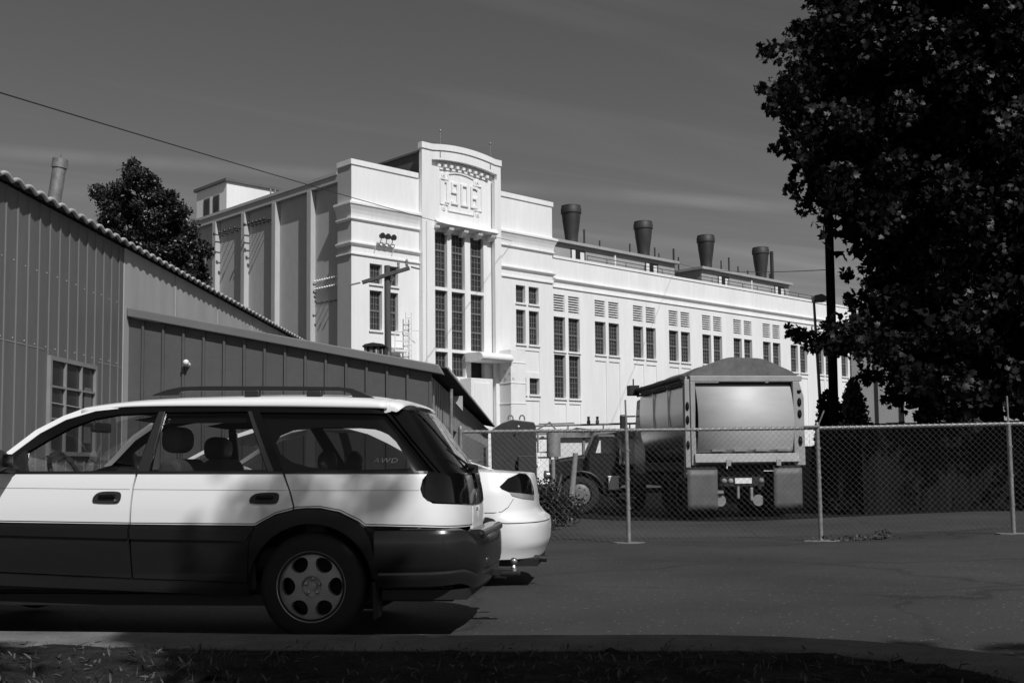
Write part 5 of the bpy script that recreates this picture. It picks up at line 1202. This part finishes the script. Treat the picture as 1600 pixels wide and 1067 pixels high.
    # greenhouse
    fg = [(39, 736), (43, 705), (75, 686), (110, 667), (147, 653.5), (184, 647), (246, 643.5), (214, 736)]
    rg = [(258, 643.5), (386, 642), (417, 736), (234, 736)]
    qg = [(406, 643.5), (604, 646), (640, 688), (680, 736), (442, 736)]
    def rnd(L_, k=1): return bez(L_, k)
    outer = [B(2.30, zw - .002), (-20, 730), (0, 723.5), (63, 677), (103, 656), (150, 642), (196, 637), (220, 636.2), (420, 636.2), (606, 640.5), (641, 686), (687, 739), (212, 739)]
    C.panel('window_frame', M['trim'], outer, holes=[fg, rg, qg], off=-.004, thick=.025, step=.07)
    for nm, gl, mt in (('front_door_glass', fg, 'glass'), ('rear_door_glass', rg, 'glass'), ('quarter_glass', qg, 'glass')):
        C.panel(nm, M[mt], gl, off=-.016, thick=0, step=.07)
    C.panel('roof_lining', M['trim'], [(-.52, 1.365), (1.1, 1.375), (1.25, 1.40), (1.1, 1.425), (-.5, 1.42)], raw=True, off=-.05, thick=0, step=.1)
    C.panel('quarter_trim', M['interior'], [(.34, .99), (-.60, .99), (-.56, 1.2), (-.46, 1.40), (.40, 1.40), (.40, 1.2)], holes=[bez(C.pts([(424, 664), (602, 664), (634, 716), (630, 728), (448, 728)]), 1)], off=-.06, thick=0, step=.08) if False else None
    hq = bez(C.pts([(418, 662), (606, 662), (643, 720), (636, 730), (446, 730)]), 2)
    so_ = C.pts([(400, 639), (610, 639), (655, 690), (700, 742), (428, 742)])
    bmx = C.panel('quarter_trim', M['interior'], so_, holes=[], off=-.06, thick=0, raw=True, step=.08) if False else None
    C.panel_hole('quarter_trim', M['trim'], so_, hq, -.05)
    h2 = bez(C.pts([(405, 655), (622, 655), (700, 736), (690, 737), (425, 737)]), 1)
    # pillars seen as satin strips
    C.panel('b_pillar_trim', M['satin'], [(249, 643), (257, 643), (233, 737), (215, 737)], off=.003, thick=.01); C.panel('c_pillar_trim', M['satin'], [(387.5, 642.5), (393, 642.5), (428, 737), (419, 737)], off=.003, thick=.01)
    C.strip('belt_seal', M['moulding'], [B(2.14, zw + .004), (0, 738), (212, 738), (440, 738), (668, 738)], .014, .006)
    # d pillar and hatch side, black gloss
    C.panel('d_pillar', M['trim'], [(609, 641), (646, 640.5), (676, 672), (702, 703), (727, 733), (728, 739), (689.5, 739), (645, 687)], off=.0, thick=.03, step=.05)
    edge = [C.px(u, v) for u, v in ((648, 641), (677, 672), (703, 703), (728, 733))]
    C.panel('rear_glass', M['pglass'], [(s - .012, z) for s, z in edge] + [(send(z), z) for z in (edge[3][1], 1.15, 1.3, edge[0][1] - .005)], raw=True, off=.006, thick=0, step=.05)
    q = MB(); q.tube([(-.86, 0, 1.02), (-.91, 0, 1.05), (-.87, .15, 1.06)], .018, 8); q.tube([(-.89, .1, 1.05), (-.79, .5, 1.17)], .008, 6); q.box(-.92, -.85, -.05, .05, 1.01, 1.045); q.build('rear_wiper', M['black'], root)
    # ---- roof, A pillars
    low = C.pts([(0, 723.5), (63, 677), (103, 656), (150, 642), (196, 637), (220, 636.2), (420, 636.2), (606, 640.5)]); low = [(2.30, zw - .002 + .035)] + low if low[0][0] < 2.25 else low
    lowx = hermite([p[0] for p in low[::-1]], [p[1] for p in low[::-1]])
    top = C.pts([(-14, 724), (0, 714.5), (56, 672), (99, 650), (135, 636)]); 
    C.panel('a_pillar', M['carwhite'], [B(top[0][0], lowx(top[0][0]))] + [(0, 723.5), (63, 677), (103, 656), (150, 642.2), (186, 638.5)] + [(184, 637.6), (158, 637), (135, 637), (99, 650), (56, 672), (0, 714.5), (-14, 724)], off=.002, thick=.05, step=.05)
    SF = C.px(127, 645)[0]; SR = float(C.P(*C.px(606, 640.5))[0])
    zc = hermite([-.62, SR, -.3, .3, .9, SF, SF + .3], [1.475, 1.502, 1.527, 1.548, 1.542, 1.49, 1.42])
    zside = lambda s: lowx(min(max(s, low[-1][0]), low[0][0]))
    def roofp(s, k):            # k -1..1
        a = abs(k); z0_ = zside(s) + .004; W0_ = C.W(z0_); th = (1 - a) * pi / 2
        y = W0_ * max(cos(th), 0) ** .62 if a > 1e-6 else 0; z = z0_ + (zc(s) - z0_) * sin(th) ** .62
        return (s, math.copysign(y, k) if k else 0, z)
    def rg_(u, v):
        kk = -1 + 2 * v; return roofp(SF + (SR - SF) * u, math.copysign(abs(kk) ** .8, kk))
    q = MB(); q.grid(rg_, 36, 48); rf = q.build('roof', M['carwhite'], root, smooth=60); so = rf.modifiers.new('t', 'SOLIDIFY'); so.thickness = .012; so.offset = -1 
    q = MB(); q.grid(lambda u, v: (lambda p: (p[0], p[1] * .97, p[2] - .035))(rg_(u, .02 + .96 * v)), 18, 24); q.build('headliner', M['headliner'], root, smooth=60)
    # tail spoiler
    sp = []
    prof = [(SR + .02, 0), (SR - .02, .002), (SR - .05, -.004), (SR - .08, -.014), (SR - .10, -.026), (SR - .104, -.038), (SR - .09, -.044), (SR - .06, -.036), (SR - .02, -.042), (SR + .02, -.05)]
    n = len(prof); N_ = 32; P = []
    for i in range(N_ + 1):
        k = (-1 + 2 * i / N_) * .90; a = abs(k); p = roofp(SR, math.copysign(min(1, a) ** .8, k) if k else 0); yb = p[1] * .985; drop = p[2]
        for x, dz in prof:
            bk = .10 * (1 - a ** 3) if x < SR - .03 else 0
            P.append((x + (.05 * a ** 4 if x < SR - .04 else 0), yb, drop + dz))
    q = MB(); q.add(P, [(i * n + j, i * n + (j + 1) % n, (i + 1) * n + (j + 1) % n, (i + 1) * n + j) for i in range(N_) for j in range(n)] + [tuple(range(n)), tuple(N_ * n + j for j in reversed(range(n)))])
    q.build('tail_spoiler', M['carwhite'], root, smooth=40)
    # ---- roof rails
    for sg in (1, -1):
        yy = .56
        def rp(u, v): 
            p = onplane(u, v, C.o + C.l * yy, C.l) - C.o; return (float(p @ C.f), yy * sg, float(p[2]))
        topl = [(240, 617), (262, 609), (286, 604.5), (320, 603.5), (420, 603.5), (530, 604.5), (552, 607), (570, 614), (586, 622)]; botl = [(586, 624), (553, 623.5), (549, 615), (535, 611), (420, 610.5), (300, 610.5), (284, 612), (278, 617.5), (240, 619)]
        Pp = [rp(u, v) for u, v in topl + botl]
        q = MB(); q.prism([(p[0], p[2]) for p in Pp], lambda a, b_, y: (a, y, b_), yy * sg - .016, yy * sg + .016); ra = q.build('roof_rail', M['satin'], root, bevel=.006)
        q = MB(); a = rp(445, 612); b_ = rp(395, 612); 
        for p in (rp(395, 614), rp(492, 615)): q = MB(); q.box(p[0] - .05, p[0] + .05, yy * sg - .02, yy * sg + .02, p[2] - .05, p[2] + .02); q.build('rail_foot', M['black'], ra, bevel=.01)
    # ---- handles, mirrors
    for L_, lk in (([(144.5, 783), (146, 776), (153, 769.5), (163, 767.5), (184, 767.5), (189.5, 770), (189, 779), (186, 785), (180, 786.5), (148, 786)], (181, 781.5)), ([(389.5, 784), (391, 777), (398, 771.5), (408, 769.5), (431, 769), (436.5, 771.5), (436, 780), (433, 786), (427, 787.5), (393, 787)], None)):
        hh = C.panel('door_handle', M['black'], L_, off=.006, thick=.02, smooth=1, step=.04)
        us = [p[0] for p in L_]; u0, u1 = min(us) + 8, max(us) - 5; v0 = min(p[1] for p in L_) + 4
        C.panel('grip', M['trim'], [(u0, v0 + 2), (u0 + 5, v0), (u1, v0), (u1 + 1, v0 + 7), (u0 + 4, v0 + 7)], off=.022, thick=.012, smooth=1, parent=None) if False else None
        for o, sg in zip(hh, (1, -1)):
            s_, z_ = C.px((u0 + u1) / 2, v0 + 3.5); p = C.P(s_, z_, .016); q = MB(); q.box(p[0] - .055, p[0] + .055, p[1] * sg - .008, p[1] * sg + .008, p[2] - .012, p[2] + .012); q.build('grip', M['trim'], o, bevel=.006)
            if lk and sg == 1:
                s_, z_ = C.px(*lk); p = C.P(s_, z_, .006); q = MB(); q.lathe([(.008, 0), (.008, .008), (0, .008)], 12, tuple(p), 'y', cap=False); q.build('lock', M['chrome'], o)
    for sg in (1, -1):
        s_, z_ = C.px(22, 722); q = MB(); q.ell((s_ + .03, sg * .945, z_ + .01), (.07, .095, .07), 18, 12); mi = q.build('door_mirror', M['black'], root, smooth=60)
        q = MB(); q.tube([(s_ - .02, sg * .80, z_ - .05), (s_ + .01, sg * .90, z_ - .03)], .03, 8); q.build('mirror_arm', M['black'], mi)
        q = MB(); q.prism([(C.px(41, 737)[0], zw), (C.px(43, 704)[0], C.px(43, 704)[1]), (C.px(2, 737)[0], zw)], lambda a, b_, y: (a, y, b_), sg * .78, sg * .815); q.build('mirror_sail', M['black'], mi)
        q = MB(); q.box(s_ - .045, s_ - .04, sg * .945 - .06, sg * .945 + .06, z_ - .035, z_ + .05); q.build('mirror_glass', M['lamp'], mi, bevel=.003)
    # ---- front end (out of the picture to the left)
    zhood = hermite([2.1, 2.5, 3.0, 3.35, 3.5], [1.02, .97, .88, .76, .62])
    fo = [(2.17, zw - .004), (2.17, zr2)] ; cx = 2.63
    arcf = [(cx + .38 * cos(a), .33 + .38 * sin(a)) for a in np.linspace(pi * .97, .03 * pi, 24)]
    topf = [(s, zhood(s) - .05) for s in (3.36, 3.2, 3.0, 2.7, 2.4)] + [(2.30, zw - .002)]
    C.panel('front_wing', M['carwhite'], [(2.17, zw - .004), (2.17, .66)] + [p for p in arcf if p[1] > .60] + [(3.0, .60), (3.36, .60)] + topf, raw=True, thick=.02)
    C.panel('front_wing_cladding', M['cladding'], [(2.17, .655), (2.17, .30), (2.24, .30)] + [(p[0], p[1]) for p in arcf if p[1] < .66 and p[0] < cx] + [(p[0], p[1]) for p in arcf if p[1] >= .66] + [(3.0, .645), (2.98, .595)][:0] + [(2.92, .66), (2.9, .75), (2.63, .78), (2.36, .74), (2.28, .66)], raw=True, off=.012, thick=.03)
    def nose(s): 
        return C.P(s, .8)[1]
    q = MB(); q.grid(lambda u, v: (2.12 + 1.26 * u - .05 * (2 * v - 1) ** 2 * u, (2 * v - 1) * (C.P(2.12 + 1.26 * u, .9)[1] - .01), zhood(2.12 + 1.26 * u) - .05 * abs(2 * v - 1) ** 3 ), 14, 14); hd = q.build('bonnet', M['carwhite'], root, smooth=60); so = hd.modifiers.new('t', 'SOLIDIFY'); so.thickness = .02
    q = MB(); q.prism([(3.28, -.70), (3.45, -.45), (3.5, 0), (3.45, .45), (3.28, .70), (2.95, .80), (2.95, -.80)], lambda a, y, z: (a, y, z), .26, .60); q.build('front_bumper', M['cladding'], root, bevel=.04, seg=3)
    for sg in (1, -1):
        q = MB(); q.box(3.2, 3.36, sg * .52 - .17, sg * .52 + .17, .62, .75); q.build('headlight', M['lamp_clear'], root, bevel=.03)
    q = MB(); q.box(3.3, 3.38, -.33, .33, .62, .74); q.build('grille', M['black'], root, bevel=.01)
    # windscreen
    tb = [C.px(-14, 724), C.px(56, 672), C.px(136, 640)]
    q = MB(); 
    def ws(u, v):
        s = 2.24 + (SF - 2.24) * u; z = zw + .01 + (zc(SF) - .012 - zw - .01) * u ** .9; W_ = .78 + (.60 - .78) * u; k = 2 * v - 1
        return (s + .10 * (1 - k * k) * (1 - u * .6) - .02, k * W_, z - .03 * k * k * u)
    q.grid(ws, 8, 12); q.build('windscreen', M['glass'], root, smooth=60)
    # ---- underside, inner panels
    q = MB(); q.box(-.85, 3.2, -.66, .66, .22, .34); q.box(-.30, 2.2, -.74, .74, .20, .27); q.build('floor_pan', M['dark'], root)
    C.panel('door_lining', M['interior'], [(2.1, .30), (2.1, zw - .01), (-.55, zw - .01), (-.55, .45), (-.37, .45), (-.37, .72), (.37, .72), (.37, .30)], raw=True, off=-.045, thick=0, step=.2)
    for cx_ in (0, 2.63):
        for sg in (1, -1):
            q = MB(); q.grid(lambda u, v: (cx_ + .42 * cos(pi * u), sg * (.45 + .36 * v), .33 + .42 * sin(pi * u)), 20, 2); q.build('wheel_well', M['dark'], root); q = MB(); q.box(cx_ - .42, cx_ + .42, sg * .44 - .005, sg * .44 + .005, .2, .76); q.build('wheel_well', M['dark'], root)
            wheel(root, 'wheel', cx_, sg * .745, .329, .329, .217, .20, 'round', sg)
    for sg in (1, -1):
        q = MB(); q.box(-.40, -.385, sg * .74 - .11, sg * .74 + .11, .13, .36); q.build('mud_flap', M['rubber'], root, bevel=.005)
    # tow bar with ball
    q = MB(); q.bar((-.7, 0, .36), (-1.16, 0, .335), .06, .05); q.box(-1.21, -1.08, -.035, .035, .32, .345); tb_ = q.build('tow_bar', M['dark'], root, bevel=.005)
    q = MB(); q.lathe([(.02, .345), (.02, .375), (.014, .38), (.014, .39)], 12, (-1.165, 0, 0)); q.ell((-1.165, 0, .41), (.026, .026, .026), 14, 10); q.build('tow_ball', M['chrome'], tb_, smooth=50)
    q = MB(); q.tube([(-.8, -.45, .27), (-1.06, -.45, .265)], .025, 10); q.build('exhaust_pipe', M['dark'], root)
    # ---- interior
    def on(u, v, y): p = onplane(u, v, C.o + C.l * y, C.l) - C.o; return (float(p @ C.f), float(p[2]))
    hs = on(280, 688, .37)
    for y in (.37, -.37):
        zz = hs[1] - (.05 if y < 0 else 0); q = MB(); q.box(hs[0] - .07, hs[0] + .085, y - .14, y + .14, zz - .085, zz + .09)
        se = MB(); se.prism([(hs[0] + .10, .52), (hs[0] - .08, .56), (hs[0] - .12, hs[1] - .18), (hs[0] - .07, hs[1] - .12), (hs[0] + .03, hs[1] - .13), (hs[0] + .06, hs[1] - .22)], lambda a, b_, yy: (a, yy, b_), y - .24, y + .24); se.box(hs[0] + .03, hs[0] + .56, y - .25, y + .25, .40, .56); st = se.build('front_seat', M['seat'], root, bevel=.05, seg=3)
        q.build('headrest', M['headrest'] if y > 0 else M['interior'], st, bevel=.07, seg=5, smooth=180)
        q = MB(); q.tube([(hs[0] - .01, y - .05, hs[1] - .2), (hs[0] - .01, y - .05, hs[1] - .05)], .007, 6); q.tube([(hs[0] - .01, y + .05, hs[1] - .2), (hs[0] - .01, y + .05, hs[1] - .05)], .007, 6); q.build('headrest_posts', M['chrome'], st)
    q = MB(); q.box(-.05, .12, -.66, .66, .5, 1.0); q.box(.12, .62, -.66, .66, .4, .56); rs_ = q.build('rear_seat', M['seat'], root, bevel=.05, seg=3)
    for y in (.36, -.36):
        q = MB(); q.ell((.03, y, 1.09), (.06, .13, .085), 18, 12); q.build('headrest', M['interior'], rs_, smooth=60)
    q = MB(); q.prism([(2.25, .6), (1.62, .6), (1.58, .8), (1.66, .97), (1.78, 1.02), (2.25, zw)], lambda a, b_, yy: (a, yy, b_), -.72, .72); da = q.build('dashboard', M['interior'], root, bevel=.03)
    st_ = on(105, 728, .37); q = MB(); R_ = .185; tl = radians(65)
    q.tube([(st_[0] + R_ * sin(a) * cos(tl), .37 + R_ * cos(a), st_[1] - .08 + R_ * sin(a) * sin(tl)) for a in np.linspace(0, 2 * pi, 33)[:-1]], .016, 8, closed=True); q.tube([(st_[0], .37 - R_, st_[1] - .08), (st_[0] + .02, .37, st_[1] - .1), (st_[0], .37 + R_, st_[1] - .08)], .02, 8); q.tube([(st_[0] + .02, .37, st_[1] - .1), (st_[0] + .25, .37, st_[1] - .2)], .03, 8); q.build('steering_wheel', M['interior'], root, smooth=60)
    rm = on(158, 668, 0); q = MB(); q.box(rm[0] - .02, rm[0] + .02, -.13, .13, rm[1] - .035, rm[1] + .035); mr = q.build('rear_view_mirror', M['interior'], root, bevel=.015)
    q = MB(); q.tube([(rm[0], 0, rm[1]), (rm[0] + .08, 0, rm[1] + .09)], .01, 6); q.build('mirror_stem', M['interior'], mr)
    # lettering on the quarter glass
    cu = bpy.data.curves.new('awd', 'FONT'); cu.body = 'AWD'; cu.size = .045; cu.extrude = .0008; cu.shear = .25; cu.space_character = 1.15; tx = bpy.data.objects.new('awd', cu); COL.objects.link(tx)
    bpy.context.view_layer.update(); me = bpy.data.meshes.new_from_object(tx.evaluated_get(bpy.context.evaluated_depsgraph_get())); bpy.data.objects.remove(tx)
    a = C.px(582, 722); b_ = C.px(621, 722); p0 = C.P(a[0], a[1], -.008); p1 = C.P(b_[0], b_[1], -.008); up = C.P(a[0], a[1] + .03, -.008) - p0; ex = (p1 - p0); wdt = max(v.co.x for v in me.vertices); k = np.linalg.norm(ex) / wdt; ex = ex / np.linalg.norm(ex); up = up / np.linalg.norm(up)
    for v in me.vertices:
        c_ = v.co.copy(); q_ = p0 + ex * c_.x * k + up * c_.y * k * .75; v.co = q_ + np.cross(ex, up) * c_.z
    me.materials.clear(); me.materials.append(M['headrest']); o = bpy.data.objects.new('window_lettering', me); COL.objects.link(o); o.parent = root
    s_, z_ = C.px(747, 794); p = C.P(s_, z_, .002)
    C.panel('badge', M['greysteel'], [(743.5, 791.5), (750.5, 791), (750, 796), (743.5, 796.5)], off=.004, thick=.003, mirror=False)
build_wagon()
def build_sedan():
    PSI = radians(6.0); l = np.array([-sin(PSI), -cos(PSI), 0])
    A = atY(690, 880, 10.2); loc = A - l * .92; loc[2] = gz(loc[0], loc[1])
    root = thing('white_sedan', 'white rounded sedan parked beyond the estate car with only its tail showing clear', 'car', tuple(loc), pi - PSI)
    g = -loc[2]
    C = Car(root, [(.1, .80), (.3, .86), (.5, .915), (.7, .925), (.85, .915), (1.0, .86), (1.06, .83), (1.2, .76), (1.42, .64), (1.6, .5), (1.75, .4)],
            [(.1, -.80), (.3, -.86), (.42, -.91), (.57, -.92), (.62, -.905), (.67, -.84), (.72, -.805), (.9, -.785), (1.0, -.77), (1.06, -.75), (1.2, -.72), (1.75, -.6)], .42, 2.6, 0, front=(2.9, .22))
    # root z is below zero: heights in this car are measured from its own ground
    def world(p): return C.o + C.f * p[0] + C.l * p[1] + np.array([0, 0, p[2]])
    B = lambda s, z: ('s', s, z)
    zb = .27
    arc = [(.0 + .40 * cos(a), .33 + .40 * sin(a)) for a in np.linspace(pi * .96, .04 * pi, 22)]
    rear_lo = [(C.end(z), z) for z in (zb, .35, .45, .55)]
    zd = 1.075
    belt = C.pts([(600, 716), (640, 719), (690, 724)])
    top = [(3.35, .86), (2.95, .93), (2.4, 1.0)] + [(1.9, 1.02), (.6, 1.06), (-.2, 1.065)]
    up = [(C.end(z), z) for z in (.66, .8, .95, 1.03)]
    C.panel('body_side', M['carwhite'], [(2.2, zb), (3.5, zb), (3.55, .6)] + top + [(-.6, 1.055)] + up[::-1] + [(C.end(z), z) for z in (.6, .5, .4, zb)] + [(-.42, zb), (-.41, .33)] + arc[0:] + [(.42, zb)], raw=True, thick=.02, step=.06)
    C.ribbon('bumper_groove', M['seat'], [(-.45, .615), (-.6, .60), (C.end(.6) + .4, .598), (C.end(.6) + .02, .598)], .008, .002)
    C.strip('boot_seam', M['seat'], [(756, 801), (772, 801), (784, 799.5), (794, 792), (799, 784), (802, 779)], .006, .003)
    C.panel('tail_lamp', M['lamp'], [(780.5, 760), (793, 747.5), (810, 739.5), (821, 740.3), (828, 748), (833, 762), (833.8, 773), (812, 770), (795.6, 768.5), (784, 764)], off=.006, thick=.03, step=.03)
    C.panel('reversing_lamp', M['lamp_clear'], [(797, 770), (812, 771.5), (833.8, 774.5), (834, 780.5), (815, 778.5), (800, 774.5)], off=.006, thick=.03, step=.03)
    # boot lid and bonnet
    def deck(u, v):
        s = -.25 + (-.49) * u; k = 2 * v - 1; z = 1.062 + (.022 - .05 * u ** 2) * (1 - k * k) - .012 * u
        sx = C.XR(1.03) if u == 1 else 0
        W_ = C.P(max(s, -.6), 1.05)[1] * (1 - .10 * u ** 3)
        return (s + .17 * abs(k) ** 3 * u ** 2, k * W_ * (1 - .06 * u), z)
    q = MB(); q.grid(deck, 14, 20); bt = q.build('boot_lid', M['carwhite'], root, smooth=60); so = bt.modifiers.new('t', 'SOLIDIFY'); so.thickness = .02; so.offset = -1
    q = MB(); q.grid(lambda u, v: (2.3 + 1.2 * u - .1 * (2 * v - 1) ** 2 * u, (2 * v - 1) * (C.P(2.3 + 1.1 * u, .85)[1] - .02), 1.03 - .2 * u ** 1.5 - .05 * (2 * v - 1) ** 4), 10, 14); q.build('bonnet', M['carwhite'], root, smooth=60)
    # greenhouse: dark frame with holes, white roof arch
    arcw = [(283, 727), (330, 703), (370, 684), (400, 674.5), (440, 669), (500, 667.5), (545, 670), (575, 678), (605, 692), (632, 707), (645, 719)]
    win = C.pts(arcw)
    zb_ = 1.06
    fr = [(win[0][0], zb_)] + win[0:] + [(win[-1][0], zb_ - .005)]
    A_ = [(2.15, 1.0)] + C.pts([(283, 722), (330, 697), (370, 678), (400, 668), (440, 661), (500, 658), (550, 660), (590, 667), (625, 680), (665, 703), (700, 722)]) + [(-.35, 1.05)]
    C.panel('roof_side', M['carwhite'], A_ + [(win[-1][0], 1.05)] + win[::-1] + [(win[0][0] + .02, 1.04)], raw=True, off=.0, thick=.03)
    g1 = [win[0], win[1], win[2], win[3], win[4], (1.40, win[4][1]), (1.35, zb_)]
    mid = [(1.22, zb_), (1.26, win[5][1] - .005)] + [win[5], win[6], win[7], win[8], win[9], win[10]]
    C.panel('front_window', M['dglass'], [(win[0][0] - .03, zb_)] + [(s, z - .012) for s, z in win[1:5]] + [(1.34, win[5][1] - .015), (1.28, zb_)], raw=True, off=-.012, thick=0)
    C.panel('rear_window', M['dglass'], [(1.20, zb_), (1.26, win[5][1] - .015)] + [(s, z - .012) for s, z in win[5:10]] + [(win[10][0] + .05, zb_)], raw=True, off=-.012, thick=0)
    C.panel('door_pillar', M['black'], [(1.20, zb_), (1.26, win[5][1]), (1.35, win[5][1]), (1.29, zb_)], raw=True, off=-.004, thick=.02)
    C.ribbon('belt_moulding', M['moulding'], [(2.1, 1.03), (win[-1][0], 1.055)], .02, .006)
    s1, s2 = C.px(440, 661)[0], C.px(590, 667)[0]
    def rz(s): return np.interp(s, [-.25, A_[9][0], A_[8][0], A_[7][0], A_[6][0], A_[5][0], A_[4][0], A_[3][0], 2.2][0:], [1.06, A_[9][1], A_[8][1], A_[7][1], A_[6][1], A_[5][1], A_[4][1], A_[3][1], 1.03]) if False else 0
    lo = sorted(A_[1:-1]); f_ = hermite([p[0] for p in lo], [p[1] for p in lo])
    def roof(u, v):
        s = s1 + (s2 - s1) * u; k = 2 * v - 1; z = f_(s); W_ = C.W(z); th = (1 - abs(k)) * pi / 2
        return (s, math.copysign(W_ * cos(th) ** .7, k) if abs(k) > 1e-6 else 0, z - .003 + .055 * sin(th) ** .7)
    q = MB(); q.grid(roof, 14, 24); q.build('roof', M['carwhite'], root, smooth=60)
    for nm, a, b_ in (('rear_window_glass', s2, -.18), ('windscreen', s1, 2.25)):
        q = MB(); q.grid(lambda u, v: ((a + (b_ - a) * u), (2 * v - 1) * (C.W(f_(min(max(a + (b_ - a) * u, lo[0][0]), lo[-1][0]))) - .02), f_(min(max(a + (b_ - a) * u, lo[0][0]), lo[-1][0])) + .05 * (1 - (2 * v - 1) ** 2) * (1 - .5 * u)), 10, 10); q.build(nm, M['dglass'], root, smooth=60)
    q = MB(); q.box(-.7, 3.3, -.72, .72, .2, .42); q.build('floor_pan', M['dark'], root)
    q = MB(); q.box(-.55, .45, -.6, .6, .42, .98); q.box(.5, .7, -.62, .62, .5, 1.0); q.box(1.3, 1.46, -.6, -.1, .5, 1.05); q.box(1.3, 1.46, .1, .6, .5, 1.05); q.box(2.1, 2.6, -.7, .7, .5, .98); st = q.build('seats', M['interior'], root, bevel=.04) if False else None
    for nm, bx in (('rear_seat', (.35, .55, -.62, .62, .5, 1.08)), ('front_seat', (1.30, 1.46, -.6, -.1, .5, 1.08)), ('front_seat', (1.30, 1.46, .1, .6, .5, 1.08)), ('dashboard', (2.0, 2.4, -.7, .7, .6, 1.0)), ('parcel_shelf', (-.2, .35, -.65, .65, .98, 1.03))):
        q = MB(); q.box(*bx); q.build(nm, M['seat'], root, bevel=.03)
    for cx_ in (0, 2.75):
        for sg in (1, -1): wheel(root, 'wheel', cx_, sg * .80, .32, .32, .21, .2, 'five', sg)
    q = MB(); q.tube([(-.75, .5, .26), (-.92, .5, .25)], .03, 10); q.box(-.85, -.7, -.2, .7, .2, .27); q.build('exhaust_pipe', M['dark'], root)
build_sedan()
